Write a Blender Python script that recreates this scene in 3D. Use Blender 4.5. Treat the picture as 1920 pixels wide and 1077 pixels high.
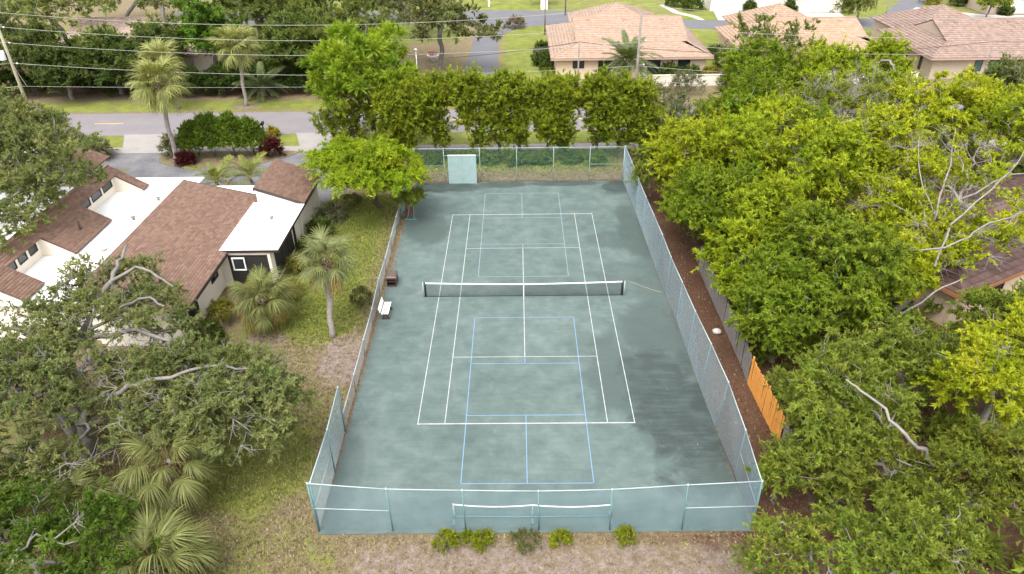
import bpy, math
import numpy as np
from mathutils import Vector, Matrix

S = bpy.context.scene
COL = S.collection
R = math.radians
for _o in list(bpy.data.objects):
    bpy.data.objects.remove(_o)

# ------------------------------------------------------------------ camera
cd = bpy.data.cameras.new("camera")
cam = bpy.data.objects.new("camera", cd)
COL.objects.link(cam)
yaw, pitch, roll = -0.01168, 0.55991, -0.01486
fw = Vector((math.sin(yaw) * math.cos(pitch), math.cos(yaw) * math.cos(pitch), -math.sin(pitch)))
rt = Vector((math.cos(yaw), -math.sin(yaw), 0))
up = rt.cross(fw)
r2 = rt * math.cos(roll) + up * math.sin(roll)
u2 = -rt * math.sin(roll) + up * math.cos(roll)
cam.matrix_world = Matrix(((r2.x, u2.x, -fw.x, -0.297), (r2.y, u2.y, -fw.y, -38.71),
                           (r2.z, u2.z, -fw.z, 25.0), (0, 0, 0, 1)))
cd.sensor_width = 36
cd.lens = 1334.45 * 36 / 1920
cd.clip_end = 2000
S.camera = cam

# ------------------------------------------------------------------ sky, sun, exposure
SUN_EL, SUN_AZ = 62, 200            # degrees; azimuth clockwise from +Y (away from camera)
wd = bpy.data.worlds.new("World")
S.world = wd
wd.use_nodes = True
wn, wl = wd.node_tree.nodes, wd.node_tree.links
sky = wn.new("ShaderNodeTexSky")
sky.sky_type = 'NISHITA'
sky.sun_disc = False
sky.sun_elevation = R(SUN_EL)
sky.sun_rotation = R(SUN_AZ)
sky.air_density, sky.dust_density, sky.ozone_density = 1.0, 3.0, 1.0
hs = wn.new("ShaderNodeHueSaturation")
hs.inputs["Saturation"].default_value = 0.12     # thin overcast: a pale, nearly neutral sky
wl.new(sky.outputs[0], hs.inputs["Color"])
bg = wn["Background"]
bg.inputs["Strength"].default_value = 0.15
wl.new(hs.outputs[0], bg.inputs["Color"])

sd = bpy.data.lights.new("sun", 'SUN')
sd.energy = 1.0
sd.angle = R(40)
sd.color = (1.0, 0.95, 0.88)
sun = bpy.data.objects.new("sun", sd)
COL.objects.link(sun)
_d = Vector((math.sin(R(SUN_AZ)) * math.cos(R(SUN_EL)), math.cos(R(SUN_AZ)) * math.cos(R(SUN_EL)), math.sin(R(SUN_EL))))
sun.rotation_euler = _d.to_track_quat('Z', 'Y').to_euler()
sun.location = _d * 60
sun["kind"] = "helper"

vs = S.view_settings
vs.view_transform = 'Standard'
vs.look = 'None'
vs.exposure = 1.75
vs.gamma = 1
S.cycles.use_denoising = True
S.cycles.max_bounces = 8
S.cycles.diffuse_bounces = 6
S.cycles.glossy_bounces = 2
S.cycles.transmission_bounces = 6
S.cycles.transparent_max_bounces = 8
S.cycles.sample_clamp_indirect = 4

# ------------------------------------------------------------------ helpers
def tag(o, label=None, cat=None, group=None, kind=None):
    if label: o["label"] = label
    if cat: o["category"] = cat
    if group: o["group"] = group
    if kind: o["kind"] = kind
    return o

def empty(name, loc=(0, 0, 0), label=None, cat=None, group=None):
    o = bpy.data.objects.new(name, None)
    o.location = loc
    COL.objects.link(o)
    return tag(o, label, cat, group)

def wm(o):
    if o.parent is None: return o.matrix_basis.copy()
    return wm(o.parent) @ o.matrix_parent_inverse @ o.matrix_basis

def link(name, me, mat, parent=None):
    o = bpy.data.objects.new(name, me)
    COL.objects.link(o)
    if mat is not None and len(me.materials) == 0:
        me.materials.append(mat)
    if parent is not None:
        o.parent = parent
        o.matrix_parent_inverse = wm(parent).inverted()
    return o

def np_mesh(name, V, F, cols=None, smooth=False):
    """V (n,3), F (m,k) with constant k; one colour per face"""
    V = np.asarray(V, np.float32)
    F = np.asarray(F, np.int32)
    me = bpy.data.meshes.new(name)
    m, k = F.shape
    me.vertices.add(len(V))
    me.vertices.foreach_set("co", V.ravel())
    me.loops.add(m * k)
    me.loops.foreach_set("vertex_index", F.ravel())
    me.polygons.add(m)
    me.polygons.foreach_set("loop_start", np.arange(0, m * k, k, dtype=np.int32))
    if smooth:
        me.polygons.foreach_set("use_smooth", np.ones(m, bool))
    me.update(calc_edges=True)
    if cols is not None:
        a = me.attributes.new("Col", 'FLOAT_COLOR', 'FACE')
        c = np.ones((m, 4), np.float32)
        c[:, :3] = cols
        a.data.foreach_set("color", c.ravel())
    return me

class MB:
    """collects simple shapes into one mesh"""
    def __init__(s):
        s.v, s.f, s.sm = [], [], []
    def add(s, vs, fs, smooth=False):
        n = len(s.v)
        s.v += [tuple(p) for p in vs]
        s.f += [tuple(i + n for i in q) for q in fs]
        s.sm += [smooth] * len(fs)
        return s
    def box(s, x0, x1, y0, y1, z0, z1, M=None):
        vs = [(x, y, z) for z in (z0, z1) for x, y in ((x0, y0), (x1, y0), (x1, y1), (x0, y1))]
        if M is not None: vs = [tuple(M @ Vector(p)) for p in vs]
        return s.add(vs, [(3, 2, 1, 0), (4, 5, 6, 7), (0, 1, 5, 4), (1, 2, 6, 5), (2, 3, 7, 6), (3, 0, 4, 7)])
    def bar(s, a, b, w, h=None):
        """square bar a->b"""
        a, b = Vector(a), Vector(b)
        h = w if h is None else h
        d = (b - a).normalized()
        sd_ = d.cross(Vector((0, 0, 1)))
        if sd_.length < 1e-4: sd_ = Vector((1, 0, 0))
        sd_.normalize()
        uu = sd_.cross(d)
        vs = []
        for p in (a, b):
            for i, j in ((-1, -1), (1, -1), (1, 1), (-1, 1)):
                vs.append(p + sd_ * (i * w / 2) + uu * (j * h / 2))
        return s.add(vs, [(3, 2, 1, 0), (4, 5, 6, 7), (0, 1, 5, 4), (1, 2, 6, 5), (2, 3, 7, 6), (3, 0, 4, 7)])
    def tube(s, pts, rad, n=8, cap=True):
        pts = [Vector(p) for p in pts]
        rad = [rad] * len(pts) if isinstance(rad, (int, float)) else list(rad)
        vs, fs = [], []
        for i, p in enumerate(pts):
            d = (pts[min(i + 1, len(pts) - 1)] - pts[max(i - 1, 0)]).normalized()
            a = d.orthogonal().normalized() if abs(d.z) > 0.9 else d.cross(Vector((0, 0, 1))).normalized()
            b = d.cross(a)
            for k in range(n):
                t = 2 * math.pi * k / n
                vs.append(p + a * (math.cos(t) * rad[i]) + b * (math.sin(t) * rad[i]))
        for i in range(len(pts) - 1):
            for k in range(n):
                fs.append((i * n + k, i * n + (k + 1) % n, (i + 1) * n + (k + 1) % n, (i + 1) * n + k))
        s.add(vs, fs, True)
        if cap:
            m = len(s.v) - len(vs)
            s.f += [tuple(m + k for k in reversed(range(n))), tuple(m + (len(pts) - 1) * n + k for k in range(n))]
            s.sm += [False, False]
        return s
    def lathe(s, prof, c=(0, 0, 0), n=12):
        vs, fs = [], []
        for r_, z in prof:
            for k in range(n):
                t = 2 * math.pi * k / n
                vs.append((c[0] + r_ * math.cos(t), c[1] + r_ * math.sin(t), c[2] + z))
        for i in range(len(prof) - 1):
            for k in range(n):
                fs.append((i * n + k, i * n + (k + 1) % n, (i + 1) * n + (k + 1) % n, (i + 1) * n + k))
        return s.add(vs, fs, True)
    def poly(s, pts):
        return s.add(pts, [tuple(range(len(pts)))])
    def mesh(s, name):
        me = bpy.data.meshes.new(name)
        me.from_pydata(s.v, [], s.f)
        me.polygons.foreach_set("use_smooth", np.array(s.sm, bool))
        me.update()
        return me
    def build(s, name, mat, parent=None):
        return link(name, s.mesh(name), mat, parent)

def sheet(name, pts, z, mat, kind="structure", parent=None):
    o = MB().poly([(x, y, z) for x, y in pts]).build(name, mat, parent)
    if kind and parent is None: o["kind"] = kind
    return o

# ------------------------------------------------------------------ materials
def new_mat(name):
    m = bpy.data.materials.new(name)
    m.use_nodes = True
    nt = m.node_tree
    return m, nt.nodes, nt.links, nt.nodes["Principled BSDF"]

def noise(N, L, scale, detail=4, rough=0.55, vec=None, dist=0.0):
    n = N.new("ShaderNodeTexNoise")
    n.inputs["Scale"].default_value = scale
    n.inputs["Detail"].default_value = detail
    n.inputs["Roughness"].default_value = rough
    n.inputs["Distortion"].default_value = dist
    if vec is not None: L.new(vec, n.inputs["Vector"])
    return n.outputs["Fac"]

def ramp(N, L, fac, stops):
    n = N.new("ShaderNodeValToRGB")
    e = n.color_ramp.elements
    e[0].position, e[0].color = stops[0][0], (*stops[0][1], 1)
    e[1].position, e[1].color = stops[-1][0], (*stops[-1][1], 1)
    for p, c in stops[1:-1]:
        x = e.new(p)
        x.color = (*c, 1)
    L.new(fac, n.inputs["Fac"])
    return n.outputs["Color"]

def math_n(N, L, op, a, b=None, clamp=False):
    n = N.new("ShaderNodeMath")
    n.operation = op
    n.use_clamp = clamp
    for i, x in enumerate((a, b)):
        if x is None: continue
        if isinstance(x, (int, float)): n.inputs[i].default_value = x
        else: L.new(x, n.inputs[i])
    return n.outputs[0]

def mix(N, L, fac, a, b, mode='MIX'):
    n = N.new("ShaderNodeMix")
    n.data_type = 'RGBA'
    n.blend_type = mode
    if isinstance(fac, (int, float)): n.inputs[0].default_value = fac
    else: L.new(fac, n.inputs[0])
    for i, x in ((6, a), (7, b)):
        if isinstance(x, tuple): n.inputs[i].default_value = (*x, 1)
        else: L.new(x, n.inputs[i])
    return n.outputs[2]

def mapr(N, L, x, a, b, c=0.0, d=1.0):
    n = N.new("ShaderNodeMapRange")
    n.interpolation_type = 'SMOOTHSTEP'
    L.new(x, n.inputs[0])
    for i, v in enumerate((a, b, c, d)): n.inputs[i + 1].default_value = v
    return n.outputs[0]

def bump(N, L, b, h, strength=0.3, dist=0.02):
    n = N.new("ShaderNodeBump")
    n.inputs["Strength"].default_value = strength
    n.inputs["Distance"].default_value = dist
    L.new(h, n.inputs["Height"])
    L.new(n.outputs[0], b.inputs["Normal"])

def objco(N):
    return N.new("ShaderNodeTexCoord").outputs["Object"]

def geo(N):
    return N.new("ShaderNodeNewGeometry").outputs["Position"]

def plain(name, c, rough=0.6, var=0.25, scale=3.0, metal=0.0, bmp=0.15, c2=None, spec=0.4):
    """a procedural material: colour with two scales of mottling and a little relief"""
    if max(c) < 0.6:
        c = tuple(x * 0.70 for x in c)
        c2 = tuple(x * 0.70 for x in c2) if c2 else None
    m, N, L, b = new_mat(name)
    v = geo(N)
    f = noise(N, L, scale, 5, 0.6, v)
    f2 = noise(N, L, scale * 9, 3, 0.6, v)
    ff = math_n(N, L, 'ADD', math_n(N, L, 'MULTIPLY', f, 0.65), math_n(N, L, 'MULTIPLY', f2, 0.35))
    lo = c2 if c2 else tuple(x * (1 - var) for x in c)
    hi = tuple(min(0.95, x * (1 + var)) for x in c)
    L.new(ramp(N, L, ff, [(0.3, lo), (0.7, hi)]), b.inputs["Base Color"])
    b.inputs["Roughness"].default_value = rough
    b.inputs["Metallic"].default_value = metal
    b.inputs["Specular IOR Level"].default_value = spec
    if bmp: bump(N, L, b, f2, bmp, 0.01)
    return m

def attr_mat(name, rough=0.7, var=0.2, scale=8, bmp=0.1, spec=0.3):
    """colour from the mesh's own per-piece colour, with mottling on top"""
    m, N, L, b = new_mat(name)
    a = N.new("ShaderNodeAttribute")
    a.attribute_name = "Col"
    f = noise(N, L, scale, 4, 0.6, geo(N))
    g = ramp(N, L, f, [(0.3, (1 - var,) * 3), (0.7, (1 + var * 0.6,) * 3)])
    L.new(mix(N, L, 1.0, a.outputs["Color"], g, 'MULTIPLY'), b.inputs["Base Color"])
    b.inputs["Roughness"].default_value = rough
    b.inputs["Specular IOR Level"].default_value = spec
    if bmp: bump(N, L, b, f, bmp, 0.01)
    return m

def leaf_mat(name, trans=0.46, rough=0.5):
    m, N, L, b = new_mat(name)
    a = N.new("ShaderNodeAttribute")
    a.attribute_name = "Col"
    L.new(a.outputs["Color"], b.inputs["Base Color"])
    b.inputs["Roughness"].default_value = rough
    b.inputs["Specular IOR Level"].default_value = 0.12
    t = N.new("ShaderNodeBsdfTranslucent")
    L.new(mix(N, L, 1.0, a.outputs["Color"], (1.25, 1.2, 0.5), 'MULTIPLY'), t.inputs["Color"])
    ms = N.new("ShaderNodeMixShader")
    ms.inputs[0].default_value = trans
    L.new(b.outputs[0], ms.inputs[1])
    L.new(t.outputs[0], ms.inputs[2])
    L.new(ms.outputs[0], N["Material Output"].inputs["Surface"])
    return m

def glass_mat(name, c=(0.012, 0.016, 0.018)):
    m, N, L, b = new_mat(name)
    f = noise(N, L, 1.2, 2, 0.5, geo(N))
    L.new(ramp(N, L, f, [(0.3, c), (0.7, tuple(x * 2.2 for x in c))]), b.inputs["Base Color"])
    b.inputs["Roughness"].default_value = 0.07
    b.inputs["Specular IOR Level"].default_value = 0.6
    return m

M = {}
M['leaf'] = leaf_mat("leaf")
M['needle'] = leaf_mat("needle", 0.22, 0.6)
M['frond'] = leaf_mat("palm_frond", 0.25, 0.45)
M['oakbark'] = plain("oak_bark", (0.215, 0.195, 0.178), 0.9, 0.45, 2.5, bmp=0.6)
M['palebark'] = plain("pale_bark", (0.275, 0.25, 0.222), 0.85, 0.35, 3, bmp=0.4)
M['brownbark'] = plain("brown_bark", (0.13, 0.095, 0.07), 0.9, 0.4, 3, bmp=0.6)
M['palmbark'] = plain("palm_bark", (0.36, 0.315, 0.28), 0.9, 0.35, 4, bmp=0.8)
M['boots'] = plain("palm_boots", (0.20, 0.10, 0.05), 0.9, 0.5, 8, bmp=0.6)
M['white_line'] = plain("white_line_paint", (0.56, 0.575, 0.57), 0.6, 0.12, 2.2, c2=(0.27, 0.31, 0.30), bmp=0.05)
M['blue_line'] = plain("pale_blue_line_paint", (0.19, 0.315, 0.48), 0.6, 0.2, 2, bmp=0.05)
M['faded_line'] = plain("faded_blue_line_paint", (0.24, 0.32, 0.37), 0.6, 0.25, 2, bmp=0.05)
M['fence_blue'] = plain("blue_green_fence_paint", (0.15, 0.28, 0.30), 0.45, 0.2, 4, bmp=0.05)
M['fence_rail'] = plain("pale_fence_rail_paint", (0.46, 0.55, 0.55), 0.4, 0.12, 4, bmp=0.05)
M['wire_blue'] = plain("blue_chain_link_wire", (0.27, 0.41, 0.465), 0.5, 0.12, 2, bmp=0)
M['wire_green'] = plain("green_chain_link_wire", (0.12, 0.30, 0.24), 0.5, 0.2, 2, bmp=0)
M['galv'] = plain("galvanised_steel", (0.26, 0.27, 0.265), 0.5, 0.2, 5, metal=0.2, bmp=0.05)
M['white_paint'] = plain("white_paint", (0.78, 0.78, 0.76), 0.5, 0.08, 3, bmp=0.05)
M['black'] = plain("black_plastic", (0.02, 0.021, 0.022), 0.5, 0.3, 6, bmp=0.05)
M['net'] = plain("black_net_cord", (0.03, 0.035, 0.035), 0.8, 0.2, 4, bmp=0)
M['brown_plastic'] = plain("brown_plastic", (0.075, 0.045, 0.038), 0.5, 0.25, 4, bmp=0.1)
M['teal'] = plain("teal_paint", (0.08, 0.30, 0.28), 0.5, 0.2, 5, bmp=0.05)
M['rust'] = plain("rusty_steel", (0.11, 0.06, 0.045), 0.8, 0.4, 8, bmp=0.3)
M['rope'] = plain("tan_rope", (0.36, 0.30, 0.2), 0.9, 0.2, 9)
M['asphalt'] = plain("driveway_asphalt", (0.165, 0.160, 0.168), 0.85, 0.55, 0.5, bmp=0.2, c2=(0.082, 0.082, 0.09))
M['road'] = plain("worn_road_asphalt", (0.235, 0.213, 0.222), 0.85, 0.14, 0.5, bmp=0.15)
M['road_far'] = plain("blue_grey_asphalt", (0.145, 0.145, 0.16), 0.85, 0.15, 0.3, bmp=0.1)
M['concrete'] = plain("concrete", (0.34, 0.312, 0.295), 0.85, 0.14, 0.8, bmp=0.15)
M['pale_concrete'] = plain("pale_driveway_concrete", (0.58, 0.55, 0.53), 0.8, 0.08, 0.6, bmp=0.1)
M['yellow_line'] = plain("yellow_road_paint", (0.62, 0.40, 0.07), 0.7, 0.2, 3, bmp=0)
M['white_roof'] = plain("white_roof_coating", (0.80, 0.80, 0.80), 0.55, 0.07, 0.5, bmp=0.08, c2=(0.70, 0.70, 0.69))
M['cream_wall'] = plain("cream_stucco", (0.68, 0.62, 0.53), 0.85, 0.08, 1.2, bmp=0.25)
M['peach_wall'] = plain("peach_stucco", (0.60, 0.46, 0.34), 0.85, 0.06, 1.0, bmp=0.2)
M['tan_wall'] = plain("tan_stucco", (0.55, 0.44, 0.34), 0.85, 0.06, 1.0, bmp=0.2)
M['pale_wall'] = plain("off_white_stucco", (0.66, 0.60, 0.52), 0.85, 0.07, 0.8, bmp=0.2)
M['garage'] = plain("garage_door_paint", (0.68, 0.62, 0.57), 0.6, 0.04, 1, bmp=0.05)
M['brown_trim'] = plain("dark_brown_trim", (0.055, 0.04, 0.034), 0.6, 0.25, 3)
M['pink_trim'] = plain("pinkish_fascia", (0.50, 0.35, 0.28), 0.7, 0.08, 2)
M['orange_trim'] = plain("orange_brown_fascia", (0.46, 0.20, 0.09), 0.7, 0.12, 2)
M['deck'] = plain("roof_deck", (0.16, 0.09, 0.07), 0.9, 0.2, 3)
M['shingle'] = attr_mat("asphalt_shingle", 0.9, 0.13, 3, 0.15, 0.2)
M['tile'] = attr_mat("clay_roof_tile", 0.8, 0.16, 2.5, 0.1, 0.25)
M['board_grey'] = plain("weathered_grey_boards", (0.255, 0.225, 0.21), 0.9, 0.35, 4, bmp=0.4)
M['board_new'] = plain("new_orange_cedar_boards", (0.62, 0.27, 0.055), 0.75, 0.15, 3, bmp=0.25)
M['glass'] = glass_mat("window_glass")
M['glass_green'] = glass_mat("greenish_glass", (0.03, 0.06, 0.055))
M['screen'] = plain("dark_porch_screen", (0.035, 0.033, 0.03), 0.6, 0.3, 2, bmp=0)
M['wood_pole'] = plain("weathered_pole_wood", (0.27, 0.235, 0.20), 0.9, 0.3, 3, bmp=0.4)
M['pale_pole'] = plain("pale_pole_wood", (0.40, 0.36, 0.26), 0.9, 0.2, 3, bmp=0.3)
M['cable'] = plain("grey_power_cable", (0.42, 0.40, 0.37), 0.6, 0.1, 2, bmp=0)
M['dark_cable'] = plain("dark_cable", (0.06, 0.06, 0.06), 0.6, 0.1, 2, bmp=0)
M['transformer'] = plain("grey_white_transformer_paint", (0.66, 0.67, 0.68), 0.5, 0.06, 3)
M['rock'] = plain("pale_rock", (0.58, 0.54, 0.50), 0.9, 0.2, 6, bmp=0.5)
M['hitboard'] = plain("pale_teal_hitting_board", (0.33, 0.46, 0.45), 0.6, 0.12, 2.5, bmp=0.1)
M['chips'] = attr_mat("leaf_litter", 0.95, 0.3, 9, 0, 0.1)
M['grass'] = leaf_mat("grass_blade", 0.3, 0.7)
M['red_flower'] = plain("red_flowers", (0.55, 0.05, 0.05), 0.7, 0.3, 9)

def court_mat():
    m, N, L, b = new_mat("green_acrylic_court_surface")
    P = geo(N)
    big = noise(N, L, 0.16, 4, 0.6, P, 0.4)
    mid = noise(N, L, 0.9, 5, 0.65, P, 0.3)
    sv = N.new("ShaderNodeVectorMath")
    sv.operation = 'MULTIPLY'
    L.new(P, sv.inputs[0])
    sv.inputs[1].default_value = (0.35, 3.2, 1)
    streak = noise(N, L, 1.4, 4, 0.6, sv.outputs[0])
    fine = noise(N, L, 30, 3, 0.6, P)
    f = math_n(N, L, 'ADD', math_n(N, L, 'MULTIPLY', big, 0.35), math_n(N, L, 'MULTIPLY', mid, 0.50))
    f = math_n(N, L, 'ADD', f, math_n(N, L, 'MULTIPLY', streak, 0.15))
    c = ramp(N, L, f, [(0.34, (0.054, 0.078, 0.073)), (0.5, (0.086, 0.116, 0.109)), (0.66, (0.128, 0.160, 0.152))])
    # bluish repaint inside the two small courts is faint; stains: ellipses (cx,cy,rx,ry,strength) broken up by noise
    wob = noise(N, L, 0.45, 5, 0.68, P, 0.6)
    sep = N.new("ShaderNodeSeparateXYZ")
    L.new(P, sep.inputs[0])
    X, Y = sep.outputs[0], sep.outputs[1]
    tot = None
    for cx, cy, rx, ry, st in [(8.0, -11.6, 2.5, 4.4, 1.0), (7.4, -8.4, 2.5, 2.8, 0.95), (8.3, -15.3, 1.3, 1.6, 0.8), (7.7, -3.8, 2.2, 3.4, 0.6), (8.4, 1.5, 1.2, 4, 0.4), (5.0, -7.6, 1.6, 3.4, 0.55), (3.6, -5.5, 1.2, 1.6, 0.25),
                               (-6.5, 17.3, 3.4, 1.1, 1.0), (-1.5, 17.7, 3.0, 0.6, 0.8), (3.5, 17.8, 4, 0.5, 0.85), (7.9, 17.0, 1.3, 1.5, 0.95), (8.2, 9.0, 1.0, 4.5, 0.6),
                               (6.5, 7.5, 1.5, 1.2, 0.4), (-7.2, 9.5, 1.6, 2.3, 0.55), (-6.5, 13.5, 2.0, 1.5, 0.3), (6.9, 2.8, 2.0, 1.4, 0.3),
                               (-8.4, -15.5, 0.7, 3, 0.35), (3.5, 0.6, 6, 0.8, 0.2)]:
        dx = math_n(N, L, 'DIVIDE', math_n(N, L, 'SUBTRACT', X, cx), rx)
        dy = math_n(N, L, 'DIVIDE', math_n(N, L, 'SUBTRACT', Y, cy), ry)
        q = math_n(N, L, 'ADD', math_n(N, L, 'MULTIPLY', dx, dx), math_n(N, L, 'MULTIPLY', dy, dy))
        q = math_n(N, L, 'ADD', q, math_n(N, L, 'MULTIPLY', math_n(N, L, 'SUBTRACT', wob, 0.5), 3.2))
        k = mapr(N, L, q, 0.55, 1.55, st, 0.0)
        tot = k if tot is None else math_n(N, L, 'MAXIMUM', tot, k)
    blot = mapr(N, L, math_n(N, L, 'ADD', math_n(N, L, 'MULTIPLY', mid, 0.6), math_n(N, L, 'MULTIPLY', streak, 0.4)), 0.33, 0.58, 0.45, 1.0)
    tot = math_n(N, L, 'MULTIPLY', tot, blot)
    c = mix(N, L, math_n(N, L, 'MULTIPLY', tot, 0.92), c, (0.024, 0.031, 0.029))
    # pale scuffs
    sc = mapr(N, L, noise(N, L, 1.9, 6, 0.75, P, 0.8), 0.60, 0.78, 0.0, 0.5)
    c = mix(N, L, sc, c, (0.18, 0.222, 0.21))
    c = mix(N, L, mapr(N, L, fine, 0.35, 0.75, 0.0, 0.28), c, (0.05, 0.09, 0.085))
    vo = N.new("ShaderNodeTexVoronoi")
    vo.feature = 'DISTANCE_TO_EDGE'
    vo.inputs["Scale"].default_value = 0.16
    wv = N.new("ShaderNodeTexNoise")
    wv.inputs["Scale"].default_value = 0.7
    wv.inputs["Detail"].default_value = 6
    L.new(P, wv.inputs["Vector"])
    va = N.new("ShaderNodeVectorMath")
    va.operation = 'MULTIPLY_ADD'
    L.new(wv.outputs["Color"], va.inputs[0])
    va.inputs[1].default_value = (2.2, 2.2, 0)
    L.new(P, va.inputs[2])
    L.new(va.outputs[0], vo.inputs["Vector"])
    ck = mapr(N, L, vo.outputs["Distance"], 0.0, 0.005, 0.35, 0.0)
    ck = math_n(N, L, 'MULTIPLY', ck, mapr(N, L, big, 0.48, 0.62))
    c = mix(N, L, ck, c, (0.03, 0.045, 0.042))
    L.new(c, b.inputs["Base Color"])
    L.new(math_n(N, L, 'SUBTRACT', 0.82, math_n(N, L, 'MULTIPLY', tot, 0.3)), b.inputs["Roughness"])
    b.inputs["Specular IOR Level"].default_value = 0.3
    bump(N, L, b, fine, 0.15, 0.01)
    return m
M['court'] = court_mat()

def ground_mat():
    m, N, L, b = new_mat("ground_cover")
    P = geo(N)
    a = N.new("ShaderNodeAttribute")
    a.attribute_name = "cover"
    sep = N.new("ShaderNodeSeparateColor")
    L.new(a.outputs["Color"], sep.inputs[0])
    n1 = noise(N, L, 0.55, 6, 0.68, P, 0.3)
    n2 = noise(N, L, 2.6, 5, 0.7, P)
    n3 = noise(N, L, 9, 6, 0.78, P)
    n5 = noise(N, L, 28, 3, 0.7, P)
    n4 = noise(N, L, 0.21, 4, 0.6, P)
    w = math_n(N, L, 'ADD', math_n(N, L, 'MULTIPLY', n1, 0.55), math_n(N, L, 'MULTIPLY', n2, 0.45))
    w = math_n(N, L, 'MULTIPLY', math_n(N, L, 'SUBTRACT', w, 0.5), 2.2)
    def mask(ch, lo=0.3, hi=0.7):
        return mapr(N, L, math_n(N, L, 'ADD', sep.outputs[ch], w), lo, hi)
    straw = ramp(N, L, n2, [(0.3, (0.122, 0.087, 0.053)), (0.5, (0.185, 0.141, 0.087)), (0.7, (0.244, 0.194, 0.130))])
    green = ramp(N, L, n1, [(0.3, (0.090, 0.122, 0.018)), (0.5, (0.150, 0.187, 0.025)), (0.7, (0.231, 0.245, 0.044))])
    mulch = ramp(N, L, n3, [(0.3, (0.037, 0.016, 0.010)), (0.55, (0.092, 0.041, 0.025)), (0.75, (0.159, 0.085, 0.056))])
    sand = ramp(N, L, n2, [(0.3, (0.141, 0.100, 0.083)), (0.7, (0.281, 0.229, 0.211))])
    c = mix(N, L, mask(0), straw, green)
    c = mix(N, L, mask(2), c, sand)
    c = mix(N, L, mask(1), c, mulch)
    c = mix(N, L, mapr(N, L, n3, 0.42, 0.64, 0.0, 0.50), c, (0.055, 0.043, 0.024))
    c = mix(N, L, mapr(N, L, n5, 0.5, 0.68, 0.0, 0.35), c, (0.30, 0.24, 0.185))
    c = mix(N, L, mapr(N, L, n4, 0.35, 0.7, 0.0, 0.14), c, (0.15, 0.112, 0.055))
    L.new(c, b.inputs["Base Color"])
    b.inputs["Roughness"].default_value = 0.95
    b.inputs["Specular IOR Level"].default_value = 0.15
    bump(N, L, b, n3, 1.0, 0.08)
    return m
M['ground'] = ground_mat()

# ------------------------------------------------------------------ ground sheet
def soft_box(X, Y, x0, x1, y0, y1, s=1.0):
    d = np.minimum(np.minimum(X - x0, x1 - X), np.minimum(Y - y0, y1 - Y))
    return np.clip(0.5 + d / (2 * s), 0, 1)

def soft_ell(X, Y, cx, cy, rx, ry, s=0.5):
    q = np.sqrt(((X - cx) / rx) ** 2 + ((Y - cy) / ry) ** 2)
    return np.clip((1 - q) / s + 0.5, 0, 1)

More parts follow.
